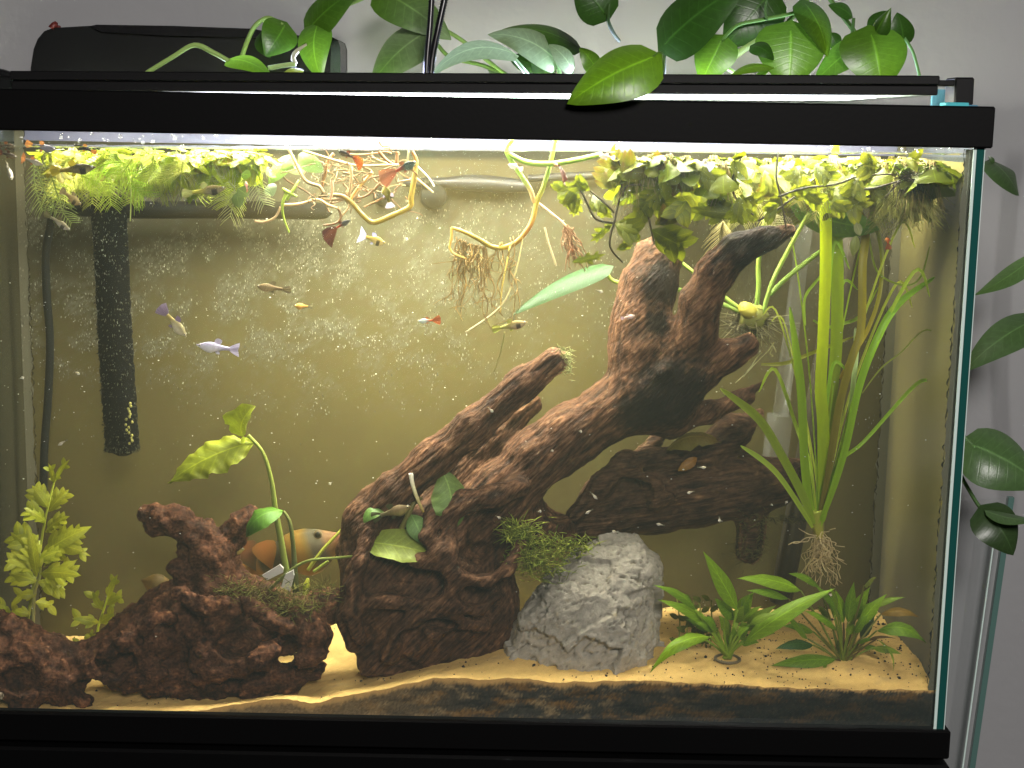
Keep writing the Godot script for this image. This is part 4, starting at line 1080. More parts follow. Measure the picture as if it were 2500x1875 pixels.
# a small floating rosette: leaves splayed under the surface, thin roots below
func rosette(n: int, len: float, w: float, shape: String, ca: Color, cb: Color, root: float, root_c: Color, r: RandomNumberGenerator, droop := 0.5) -> Node3D:
	var o := Node3D.new()
	for k in n:
		var a := TAU * k / n + r.randf_range(-0.3, 0.3)
		var d := Vector3(cos(a), r.randf_range(-droop, 0.06), sin(a)).normalized()
		var st := begin(); var L := len * r.randf_range(0.7, 1.2)
		var c := ca.lerp(cb, r.randf())
		var s0 := d * L * 0.25 + V(0, -L * 0.05, 0)
		tube(st, [Vector3(0, -0.002, 0), s0], 0.0006, 4, [c * 0.8, c])
		leaf(st, s0, s0 + d * L * 0.8 + V(0, r.randf_range(-0.3, 0.1) * L, 0), w * r.randf_range(0.8, 1.2), V(r.randf_range(-0.4, 0.4), 1, r.randf_range(-0.4, 0.4)), {"shape": shape, "c": c, "c1": c * 1.1, "arch": r.randf_range(-0.1, 0.2), "wave": 0.05, "nl": 8, "nw": 6})
		obj("leaf", st, M.aqua, o)
	var st := begin()
	for k in int(root * 1000):
		var a := r.randf() * TAU; var L := root * r.randf_range(0.4, 1.0)
		var b := Vector3(cos(a) * L * 0.35, -L, sin(a) * L * 0.35)
		tube(st, wiggle(Vector3(cos(a), 0, sin(a)) * 0.002, b, 0.0014, 4, r), [0.0003, 0.00012], 3, [root_c * r.randf_range(0.7, 1.2), root_c])
	obj("roots", st, M.root, o)
	return o

# a feathery frond: a thin stem with fine needles to both sides
func feather(parent: Node, list: Array, needle: float, n: int, c: Color, face: Vector3, r: RandomNumberGenerator, called := "frond", swept := 0.7) -> void:
	var st := begin()
	var line := spline(pts(list).map(func(p): return p - parent.position), 8)
	tube(st, line, [0.0007, 0.0003], 4, [c * 0.8, c])
	for k in n:
		var f := (k + 0.5) / n * (line.size() - 1); var i := int(f)
		var p: Vector3 = line[i].lerp(line[i + 1], f - i); var tan: Vector3 = (line[i + 1] - line[i]).normalized()
		var sd := tan.cross(face).normalized()
		for s in [-1.0, 1.0]:
			var L := needle * (0.45 + 0.75 * sin(PI * (0.15 + 0.8 * k / n))) * r.randf_range(0.8, 1.15)
			var d: Vector3 = (sd * s + tan * swept + face.normalized() * r.randf_range(-0.4, 0.4)).normalized()
			tube(st, [p, p + d * L * 0.6 + tan * L * 0.04, p + d * L + tan * L * 0.16], [0.00034, 0.00022, 0.00012], 3, [c * r.randf_range(0.8, 1.2), c * 1.1])
	obj(called, st, M.moss, parent)

func build_surface_plants() -> void:
	var r := RandomNumberGenerator.new(); r.seed = 5
	var y1 := Color(0.38, 0.50, 0.018); var y2 := Color(0.56, 0.62, 0.04); var yo := Color(0.44, 0.36, 0.03)
	var white_root := Color(0.30, 0.30, 0.10); var brown_root := Color(0.20, 0.15, 0.05)
	# left raft
	var protos := [rosette(9, 0.018, 0.010, "oval", y1, y2, 0.026, white_root, r, 1.0), rosette(8, 0.015, 0.009, "spoon", y2, yo, 0.020, white_root, r, 1.2), rosette(10, 0.021, 0.010, "spoon", y1, y2, 0.026, Color(0.22, 0.27, 0.05), r, 1.5)]
	for k in 80:
		var x := lerpf(120, 640, fposmod(k * 0.618, 1.0)) + r.randf_range(-10, 10); var z := lerpf(-0.03, -0.17, fposmod(k * 0.377 + 0.1, 1.0))
		var p := P(x, 370, z); p.y = water_y(p.x) - r.randf_range(0.001, 0.003) - (0.024 * r.randf() if x < 500 and k % 4 else 0.004 * r.randf())
		put(protos[k % 3], "floating_plant", ["oval leaved green rosette in the bright raft on the left", "short yellowish rosette in the bright raft on the left", "long leaved drooping rosette in the bright raft on the left"][k % 3], ["oval rosettes, left raft", "yellowish rosettes, left raft", "long leaved rosettes, left raft"][k % 3], p, r.randf() * TAU, r.randf_range(0.8, 1.3))
	var h := thing("hornwort", "thin feathery hornwort strands trailing below the left raft", "aquatic plant", P(150, 400, -0.06))
	var hc := Color(0.20, 0.25, 0.06)
	feather(h, [[88, 385, -0.05], [95, 430, -0.048], [115, 480, -0.045], [140, 520, -0.045]], 0.010, 16, hc, V(0, 0, 1), r)
	feather(h, [[100, 385, -0.05], [125, 430, -0.048], [140, 475, -0.045], [155, 520, -0.045], [175, 545, -0.045]], 0.010, 18, hc, V(0.2, 0, 1), r)
	feather(h, [[82, 400, -0.06], [85, 450, -0.06], [95, 490, -0.06], [105, 515, -0.06]], 0.010, 14, hc, V(0, 0, 1), r)
	feather(h, [[300, 395, -0.04], [260, 400, -0.04], [220, 420, -0.04]], 0.014, 18, Color(0.26, 0.42, 0.02), V(0, 0.3, 1), r)
	feather(h, [[300, 395, -0.04], [315, 440, -0.04], [335, 465, -0.04], [350, 480, -0.04]], 0.014, 16, Color(0.26, 0.42, 0.02), V(0, 0.3, 1), r)
	feather(h, [[250, 420, -0.05], [310, 425, -0.05], [350, 415, -0.05], [380, 405, -0.05]], 0.013, 18, Color(0.25, 0.40, 0.02), V(0, 0.3, 1), r)
	for k in 34:
		var x := r.randf_range(120, 600); var y := r.randf_range(378, 440); var zz := r.randf_range(-0.10, -0.025); var dx := r.randf_range(-50, 50)
		feather(h, [[x, y, zz], [x + dx * 0.5, y + r.randf_range(10, 40), zz], [x + dx, y + r.randf_range(25, 75), zz]], r.randf_range(0.008, 0.014), 15, Color(0.34, 0.46, 0.03).lerp(Color(0.46, 0.46, 0.10), r.randf()), V(r.randf_range(-0.4, 0.4), r.randf_range(-0.3, 0.5), 1), r)
	stem_part(h, [[318, 430, -0.04], [320, 480, -0.04], [318, 540, -0.04]], 1.6, Color(0.42, 0.48, 0.12), "strand")
	var f2 := thing("hornwort", "pale feathery frond hanging beside the round floating leaf", "aquatic plant", P(630, 420, -0.05))
	feather(f2, [[615, 410, -0.05], [622, 440, -0.048], [630, 470, -0.046], [645, 500, -0.045]], 0.010, 14, Color(0.32, 0.35, 0.16), V(0, 0, 1), r)
	var rt := thing("floating_plant", "frogbit with a round disc leaf and pale roots hanging in front of the left raft", "floating plant", P(570, 460, -0.03))
	feather(rt, [[572, 462, -0.03], [570, 490, -0.03], [562, 530, -0.03]], 0.012, 9, Color(0.34, 0.36, 0.13), V(0, 0, 1), r, "roots", 1.2)
	feather(rt, [[574, 460, -0.03], [555, 440, -0.03], [530, 425, -0.03]], 0.010, 7, Color(0.36, 0.38, 0.15), V(0, 0, 1), r, "roots", 0.9)
	for q in [[590, 425, 614, 428, 25, Color(0.38, 0.60, 0.03)], [580, 460, 606, 478, 34, Color(0.30, 0.40, 0.12)], [578, 470, 584, 508, 30, Color(0.24, 0.33, 0.08)], [596, 395, 628, 397, 16, Color(0.40, 0.44, 0.16)], [594, 385, 618, 380, 12, Color(0.44, 0.48, 0.20)]]:
		leaf_part(rt, [q[0], q[1], -0.03], [q[2], q[3], -0.026], q[4], V(0, 0.4, 1), M.aqua, {"c": q[5] as Color, "arch": 0.05})
	var sp := thing("leaf_group", "thick pale green leaves behind the tangle of roots", "aquatic plant", P(700, 420, -0.06))
	for q in [[718, 378, 655, 450, 44, Color(0.20, 0.32, 0.07)], [712, 378, 690, 415, 40, Color(0.24, 0.38, 0.06)], [728, 380, 790, 420, 44, Color(0.17, 0.27, 0.08)], [745, 412, 702, 418, 30, Color(0.30, 0.38, 0.14)], [728, 378, 775, 395, 30, Color(0.20, 0.30, 0.08)], [655, 450, 668, 478, 36, Color(0.2, 0.27, 0.14)]]:
		leaf_part(sp, [q[0], q[1], -0.06], [q[2], q[3], -0.052], q[4], V(-0.2, 0.3, 1), M.aqua, {"c": q[5] as Color, "arch": 0.10})
	build_cuttings(r)
	# right raft: broad fans of water lettuce, lit through, then hanging lobed sprigs in front
	var fan := [rosette(7, 0.020, 0.021, "fan", Color(0.17, 0.24, 0.008), Color(0.28, 0.30, 0.012), 0.030, brown_root, r, 1.4), rosette(6, 0.017, 0.018, "fan", Color(0.24, 0.25, 0.010), Color(0.16, 0.20, 0.008), 0.036, Color(0.18, 0.15, 0.04), r, 1.2), rosette(8, 0.015, 0.010, "lobed", Color(0.07, 0.09, 0.008), Color(0.17, 0.19, 0.012), 0.030, brown_root, r, 1.0)]
	for k in 84:
		var x := lerpf(1530, 2320, fposmod(k * 0.618 + 0.3, 1.0)); var z := lerpf(-0.03, -0.17, fposmod(k * 0.377, 1.0))
		var p := P(x, 380, z); p.y = water_y(p.x) - r.randf_range(0.001, 0.004) - (0.022 * r.randf() * (1.0 if k % 4 else 0.2) if x < 2230 else 0.003)
		p.x = minf(p.x, HALF - 0.03)
		put(fan[k % 3], "floating_plant", ["broad fan leaved rosette in the raft on the right", "yellowish fan rosette with long roots in the raft on the right", "dark lobed rosette in the raft on the right"][k % 3], ["fan rosettes, right raft", "long rooted rosettes, right raft", "lobed rosettes, right raft"][k % 3], p, r.randf() * TAU, r.randf_range(0.8, 1.3))
	var wr := thing("water_sprite", "olive water sprite with dark stems hanging from the right raft over the wood", "aquatic plant", P(1560, 400, -0.04))
	var sc := Color(0.020, 0.015, 0.006)
	for l in [[[1640, 375, -0.045], [1578, 430, -0.04], [1580, 500, -0.04], [1590, 560, -0.04], [1598, 598, -0.04]], [[1515, 470, -0.04], [1500, 540, -0.04], [1488, 590, -0.04], [1496, 615, -0.042], [1520, 640, -0.05]], [[1500, 545, -0.04], [1455, 535, -0.04], [1435, 500, -0.04], [1420, 470, -0.04], [1405, 455, -0.042]], [[1520, 480, -0.04], [1530, 455, -0.04], [1575, 450, -0.04]], [[1500, 520, -0.04], [1470, 490, -0.04], [1440, 465, -0.04]], [[1515, 470, -0.04], [1520, 420, -0.04], [1505, 385, -0.04]], [[1900, 370, -0.04], [1895, 430, -0.035], [1906, 480, -0.035], [1920, 560, -0.035]], [[1810, 385, -0.03], [1788, 440, -0.03], [1800, 490, -0.03], [1840, 525, -0.03]], [[1900, 480, -0.035], [1960, 460, -0.03], [2040, 450, -0.03], [2100, 430, -0.03], [2180, 425, -0.03]], [[2060, 455, -0.03], [2120, 462, -0.03], [2200, 440, -0.03]], [[1850, 540, -0.035], [1900, 510, -0.035], [1940, 480, -0.035]]]:
		stem_part(wr, l, [2.6, 3.0, 2.2], [sc, Color(0.05, 0.038, 0.012)])
	var la := Color(0.10, 0.13, 0.007); var lb := Color(0.27, 0.30, 0.014)
	for q in [[1405, 455, 1360, 470, 62], [1408, 462, 1375, 505, 56], [1412, 470, 1400, 530, 40], [1440, 465, 1400, 440, 52], [1450, 475, 1462, 520, 50], [1470, 490, 1480, 530, 44], [1500, 470, 1470, 405, 88], [1515, 440, 1550, 400, 90], [1520, 420, 1490, 375, 70], [1575, 440, 1625, 400, 90], [1578, 470, 1635, 520, 84], [1585, 500, 1535, 560, 80], [1500, 545, 1560, 570, 76], [1498, 540, 1440, 590, 40], [1590, 560, 1680, 605, 110], [1600, 550, 1640, 520, 70], [1560, 590, 1530, 560, 50], [1600, 470, 1560, 520, 64], [1640, 380, 1600, 440, 80], [1660, 390, 1700, 440, 80], [1640, 400, 1665, 470, 80], [1840, 530, 1670, 510, 70], [1800, 500, 1740, 480, 60], [1850, 540, 1800, 500, 50], [1900, 500, 1870, 520, 60], [1920, 480, 1990, 450, 66], [1960, 465, 2010, 500, 60], [2040, 455, 2060, 500, 60], [2100, 440, 2075, 480, 50], [2180, 440, 2190, 510, 50], [2130, 455, 2160, 490, 40], [1395, 640, 1480, 620, 34], [1900, 480, 1850, 450, 60], [1720, 410, 1760, 460, 80], [1700, 390, 1660, 430, 60], [1780, 400, 1810, 450, 70], [1990, 400, 2030, 440, 70], [1505, 610, 1540, 590, 34]]:
		var st := begin(); var z: float = -0.045 + r.randf_range(-0.012, 0.016)
		pinnate(st, P(q[0], q[1], z) - wr.position, P(q[2], q[3], z + r.randf_range(-0.008, 0.014)) - wr.position, q[4] * 0.00032, V(r.randf_range(-0.5, 0.5), r.randf_range(-0.6, 0.3), 1), la.lerp(lb, r.randf()), lb if r.randf() > 0.15 else Color(0.18, 0.08, 0.012), 3, r)
		obj("leaf", st, M.aqua, wr)
	for k in 90:
		var st := begin(); var z := r.randf_range(-0.13, -0.02); var x := r.randf_range(1540, 2260); var y := r.randf_range(385, 505)
		pinnate(st, P(x, y, z) - wr.position, P(x + r.randf_range(-55, 55), y + r.randf_range(-10, 70), z + r.randf_range(-0.01, 0.012)) - wr.position, r.randf_range(0.018, 0.028), V(r.randf_range(-0.5, 0.5), r.randf_range(-0.6, 0.3), 1), la.lerp(lb, r.randf()), lb.lerp(Color(0.46, 0.46, 0.03), r.randf()), 3, r)
		obj("leaf", st, M.aqua, wr)
	for k in 26:
		var x := r.randf_range(1700, 2280); var y := r.randf_range(420, 480); var zz := r.randf_range(-0.12, -0.03); var dx := r.randf_range(-40, 40)
		feather(wr, [[x, y, zz], [x + dx * 0.5, y + 40, zz], [x + dx, y + r.randf_range(60, 110), zz]], r.randf_range(0.007, 0.013), 16, Color(0.34, 0.33, 0.08), V(0, 0, 1), r, "feather_root", 1.0)
	var tuft := begin()
	for k in 60:
		var a := P(2215 + r.randfn(0, 12), 440 + r.randfn(0, 8), -0.03)
		strand(tuft, a, Vector3(r.randf_range(-1, 1), r.randf_range(-1, 0.6), r.randf_range(-0.3, 0.6)).normalized(), r.randf_range(0.006, 0.016), 0.0005, Color(0.035, 0.022, 0.014), r)
	var tk := obj("root_knot", tuft, M.root); tag(tk, "dark spidery root knot hanging in the right corner of the raft", "roots")
	# white feather roots
	var fr := thing("feather_roots", "cream feather roots hanging left of the dark wood horn", "roots", P(1760, 560, -0.06))
	feather(fr, [[1765, 540, -0.06], [1760, 580, -0.06], [1757, 640, -0.06]], 0.016, 22, Color(0.55, 0.47, 0.20), V(0, 0, 1), r, "roots", 0.9)
	feather(fr, [[1872, 515, -0.07], [1880, 530, -0.07], [1895, 555, -0.07]], 0.008, 10, Color(0.5, 0.47, 0.2), V(0, 0, 1), r, "roots", 0.5)
	var rr := thing("feather_roots", "pale root curtain spreading under the right corner of the raft", "roots", P(2240, 500, -0.05))
	var rs := begin()
	for k in 110:
		var a := P(2225 + r.randfn(0, 22), 455 + r.randf_range(-20, 20), -0.05) - rr.position
		var b := P(2260 + r.randfn(0, 45), 545 + r.randf_range(-40, 25), -0.05 + r.randf_range(-0.02, 0.015)) - rr.position
		var c := Color(0.50, 0.48, 0.16) * r.randf_range(0.6, 1.2)
		tube(rs, wiggle(a, b, 0.003, 4, r), [0.00035, 0.00015], 3, [c, c])
	obj("roots", rs, M.root, rr)
	# the big rooted crown behind the horn, with its stalks and leaves
	var cr := thing("water_hyacinth", "floating plant crown with radiating green stalks and matted roots behind the wood horn", "aquatic plant", P(1835, 770, -0.10))
	for l in [[[1835, 770, -0.09], [1780, 735, -0.09], [1660, 638, -0.10]], [[1830, 775, -0.09], [1770, 745, -0.09], [1640, 703, -0.10], [1510, 690, -0.11], [1482, 668, -0.11]], [[1845, 765, -0.09], [1852, 700, -0.09], [1852, 640, -0.09], [1870, 520, -0.09]], [[1862, 768, -0.085], [1885, 690, -0.085], [1930, 600, -0.085], [1975, 520, -0.08]], [[1880, 720, -0.09], [1930, 670, -0.09], [2030, 595, -0.09], [2120, 540, -0.09]]]:
		stem_part(cr, l, [6, 6, 5], [Color(0.22, 0.34, 0.06), Color(0.34, 0.46, 0.06)])
	var cst := begin()
	blob(cst, P(1840, 775, -0.088) - cr.position, V(0.012, 0.010, 0.008), Basis(Vector3.BACK, 0.5), Color(0.26, 0.27, 0.06), 8, 0.25)
	blob(cst, P(1826, 758, -0.082) - cr.position, V(0.008, 0.006, 0.006), Basis(Vector3.BACK, -0.6), Color(0.5, 0.45, 0.06), 8, 0.2)
	obj("crown", cst, M.stem, cr)
	leaf_part(cr, [1490, 652, -0.11], [1250, 770, -0.10], 58, V(-0.35, 0.6, 0.7), M.aqua, {"shape": "heart", "c": Color(0.022, 0.10, 0.005), "c1": Color(0.02, 0.08, 0.005), "arch": 0.06})
	leaf_part(cr, [1930, 505, -0.09], [2150, 560, -0.07], 92, V(0.1, -0.5, 1), M.aqua, {"shape": "oval", "c": Color(0.18, 0.40, 0.03), "arch": 0.08})
	leaf_part(cr, [2030, 560, -0.09], [1930, 490, -0.08], 30, V(0.1, 0.3, 1), M.aqua, {"shape": "lance", "c": Color(0.28, 0.46, 0.06)})
	leaf_part(cr, [2090, 575, -0.07], [2082, 625, -0.07], 24, V(0.1, 0.3, 1), M.aqua, {"shape": "oval", "c": Color(0.45, 0.52, 0.14)})
	leaf_part(cr, [2100, 575, -0.07], [2085, 535, -0.07], 22, V(0.1, 0.3, 1), M.aqua, {"shape": "lance", "c": Color(0.6, 0.62, 0.3)})
	var cs := begin()
	for k in 260:
		var a := P(1830 + r.randfn(0, 22), 785 + r.randfn(0, 16), -0.09) - cr.position
		var d := Vector3(r.randf_range(-1, 1), r.randf_range(-0.8, 0.35), r.randf_range(-0.5, 0.6)).normalized()
		strand(cs, a, d, r.randf_range(0.008, 0.024), 0.0004, Color(0.10, 0.085, 0.035).lerp(Color(0.50, 0.46, 0.24), pow(r.randf(), 2.0)), r)
	for q in [[1890, 835, 1795, 935], [1885, 850, 1885, 870], [1860, 860, 1815, 920], [1880, 820, 1895, 860]]:
		tube(cs, spline(wiggle(P(q[0], q[1], -0.09) - cr.position, P(q[2], q[3], -0.09) - cr.position, 0.003, 4, r), 3), 0.0005, 4, [Color(0.4, 0.38, 0.16), Color(0.6, 0.58, 0.3)])
	for k in 40:
		var a := P(1850 + r.randf_range(-90, 60), 590 + r.randf_range(-50, 40), -0.11) - cr.position
		strand(cs, a, Vector3(r.randf_range(-0.6, 0.6), -1, 0).normalized(), r.randf_range(0.01, 0.04), 0.00022, Color(0.06, 0.05, 0.02), r)
	obj("roots", cs, M.root, cr)

# pothos cuttings: bent yellow stems under water, beards of roots
func build_cuttings(r: RandomNumberGenerator) -> void:
	var ya := srgb("7f6a1c"); var yb := srgb("8c7628"); var pale := srgb("8c7450"); var tan := srgb("6c4c28")
	var c1 := thing("pothos_cutting", "tangle of pale roots on a bent yellow stem under the hanging black cables", "plant cutting", P(900, 450, -0.05))
	stem_part(c1, [[1006, 370, -0.05], [1016, 392, -0.05], [1012, 430, -0.048], [1004, 480, -0.045], [1000, 505, -0.045], [960, 525, -0.043], [912, 543, -0.042], [885, 525, -0.042], [862, 498, -0.044], [838, 480, -0.046], [815, 476, -0.05]], [4, 6.5, 7, 7, 6, 5], [tan, ya, yb, ya, tan])
	stem_part(c1, [[705, 364, -0.05], [725, 405, -0.048], [745, 440, -0.046], [765, 450, -0.046], [780, 455, -0.046], [790, 470, -0.046]], [3.5, 4, 4], pale, "root")
	stem_part(c1, [[740, 368, -0.05], [795, 385, -0.05], [840, 398, -0.05], [880, 405, -0.048], [975, 402, -0.048]], [3, 3.5, 3], pale, "root")
	stem_part(c1, [[855, 400, -0.045], [858, 430, -0.044], [853, 478, -0.044]], [4, 4, 3.5], pale, "root")
	stem_part(c1, [[785, 486, -0.05], [830, 487, -0.048], [850, 484, -0.048]], 3.5, pale, "root")
	stem_part(c1, [[815, 375, -0.055], [800, 395, -0.055], [792, 430, -0.055], [786, 455, -0.055]], [4, 4, 4], tan, "root")
	stem_part(c1, [[810, 440, -0.04], [812, 465, -0.04], [805, 490, -0.04]], [3.5, 3.5, 3], srgb("9a7a5c"), "root")
	stem_part(c1, [[925, 370, -0.05], [945, 392, -0.05], [965, 402, -0.05]], [4, 3.5, 3], tan, "root")
	stem_part(c1, [[970, 370, -0.05], [968, 400, -0.05]], 4, tan, "root")
	stem_part(c1, [[998, 368, -0.05], [994, 400, -0.05]], 2.5, pale, "root")
	stem_part(c1, [[910, 420, -0.05], [870, 465, -0.05], [855, 490, -0.05]], [4, 4, 3.5], srgb("b08a4a"), "root")
	stem_part(c1, [[930, 445, -0.05], [900, 475, -0.05], [870, 485, -0.05]], [3, 3, 2.5], tan, "root")
	stem_part(c1, [[690, 500, -0.045], [730, 498, -0.045], [775, 487, -0.045], [800, 500, -0.045], [830, 510, -0.045]], [3.5, 3, 3], srgb("cba877"), "root")
	stem_part(c1, [[685, 505, -0.045], [672, 530, -0.045], [645, 542, -0.045], [622, 540, -0.045]], [3, 3.5, 4], srgb("b89a72"), "root")
	stem_part(c1, [[825, 505, -0.045], [832, 530, -0.045], [820, 545, -0.045], [790, 550, -0.045]], 3, tan, "root")
	stem_part(c1, [[700, 470, -0.045], [690, 498, -0.042], [692, 530, -0.042], [706, 568, -0.042]], [4.5, 3.5, 2.5], srgb("8a9a34"), "shoot")
	stem_part(c1, [[690, 460, -0.045], [705, 470, -0.042], [725, 480, -0.042]], [3, 5, 3], srgb("8a9a34"), "shoot")
	stem_part(c1, [[730, 440, -0.045], [715, 465, -0.042], [700, 490, -0.042]], [3, 4, 3], srgb("7f9030"), "shoot")
	stem_part(c1, [[1016, 435, -0.046], [1040, 455, -0.046], [1058, 470, -0.046]], [2.5, 2.5, 2], srgb("c9a868"), "root")
	stem_part(c1, [[1018, 405, -0.05], [1045, 432, -0.05], [1060, 455, -0.05]], 2, srgb("d8c8b0"), "root")
	stem_part(c1, [[1006, 438, -0.05], [985, 442, -0.05], [970, 444, -0.05]], 2.5, pale, "root")
	var st := begin()
	for k in 60:
		var a := P(r.randf_range(760, 990), r.randf_range(372, 490), r.randf_range(-0.075, -0.04)) - c1.position
		var b := a + Vector3(r.randfn(0, 0.016), r.randfn(-0.004, 0.010), r.randf_range(-0.008, 0.008))
		var c := tan.lerp(pale, r.randf()) * r.randf_range(0.55, 1.0)
		tube(st, spline(wiggle(a, b, 0.0035, 4, r), 3), r.randf_range(0.0003, 0.0008), 4, [c, c])
	obj("root_tangle", st, M.root, c1)
	var c2 := thing("pothos_cutting", "forked yellow pothos stem in open water with a long beard of roots", "plant cutting", P(1290, 480, -0.05))
	var gr := srgb("7f9a3c")
	stem_part(c2, [[1252, 340, -0.05], [1238, 372, -0.05], [1280, 440, -0.05], [1294, 462, -0.05], [1304, 490, -0.05], [1310, 494, -0.05]], [6, 6, 6, 6], [gr, gr, srgb("a08858"), srgb("b98a4a")])
	stem_part(c2, [[1358, 335, -0.05], [1350, 372, -0.05], [1338, 420, -0.05], [1325, 460, -0.05], [1310, 494, -0.05], [1302, 530, -0.048], [1288, 560, -0.046], [1262, 590, -0.045], [1230, 604, -0.044], [1200, 602, -0.043], [1165, 582, -0.042], [1130, 565, -0.041], [1103, 556, -0.04]], [6, 6, 6.5, 7, 7, 7, 6, 4.5], [gr, gr, srgb("94842e"), srgb("96642a"), srgb("9c8428"), ya, srgb("c6a040")])
	stem_part(c2, [[1240, 374, -0.05], [1285, 396, -0.048], [1340, 400, -0.046], [1400, 392, -0.046], [1470, 376, -0.05]], [6, 7, 7, 6], [srgb("7f9a3c"), srgb("8ca848")])
	stem_part(c2, [[1103, 556, -0.04], [1102, 580, -0.04], [1098, 605, -0.04], [1110, 620, -0.04], [1140, 632, -0.04]], [3.5, 3, 2.5, 2], srgb("c8a050"), "root")
	stem_part(c2, [[1312, 494, -0.05], [1345, 520, -0.048], [1375, 545, -0.046], [1390, 565, -0.046]], [3, 3, 2.5], srgb("cfa983"), "root")
	stem_part(c2, [[1330, 555, -0.048], [1338, 590, -0.048], [1350, 625, -0.048], [1358, 650, -0.048]], 2.5, srgb("c8b48a"), "root")
	var beard := begin()
	for k in 30:
		var x := r.randf_range(1108, 1255); var a := P(x, 575 + 26 * sin((x - 1108) / 147.0 * PI), -0.043) - c2.position
		var lng := r.randf_range(40, 215) if x > 1150 else r.randf_range(40, 200)
		var b := P(x + r.randfn(-4, 22), 590 + lng, -0.043 + r.randf_range(-0.012, 0.012)) - c2.position
		var c := srgb("7f6026").lerp(srgb("8c7444"), r.randf()) * r.randf_range(0.65, 1.0)
		var line := spline(wiggle(a, b, 0.0032, 5, r), 3)
		tube(beard, line, [0.0006, 0.0005, 0.00025], 4, [c, c])
		for j in 4:
			var p: Vector3 = line[r.randi_range(3, line.size() - 1)]
			tube(beard, wiggle(p, p + Vector3(r.randfn(0, 0.007), r.randf_range(-0.013, -0.002), r.randfn(0, 0.003)), 0.001, 3, r), [0.0004, 0.0002], 3, [c, c * 1.1])
	tube(beard, spline([P(1246, 600, -0.04) - c2.position, P(1226, 700, -0.04) - c2.position, P(1222, 762, -0.04) - c2.position], 5), [0.0008, 0.0005], 4, [srgb("d8c060"), srgb("c8a860")])
	tube(beard, spline([P(1280, 560, -0.045) - c2.position, P(1260, 660, -0.04) - c2.position, P(1225, 745, -0.04) - c2.position, P(1136, 812, -0.035) - c2.position], 5), [0.0003, 0.0007, 0.0007], 4, [srgb("c8b070"), srgb("d8cba0")])
	tube(beard, spline([P(1232, 810, -0.04) - c2.position, P(1225, 850, -0.04) - c2.position, P(1205, 910, -0.04) - c2.position], 5), [0.0009, 0.0004], 4, [srgb("8a8450"), srgb("6a6030")])
	obj("roots", beard, M.root, c2)
	var bun := begin()
	for k in 40:
		var a := P(1385 + r.randf_range(-12, 16), 555 + r.randf_range(-10, 40), -0.046) - c2.position
		var b := P(1402 + r.randfn(0, 20), 620 + r.randf_range(-40, 45), -0.046 + r.randf_range(-0.008, 0.008)) - c2.position
		var c := srgb("906444").lerp(srgb("a0805c"), r.randf()) * 0.9
		tube(bun, spline(wiggle(a, b, 0.0018, 4, r), 3), [0.0006, 0.0003], 4, [c, c])
	obj("root_bunch", bun, M.root, c2)

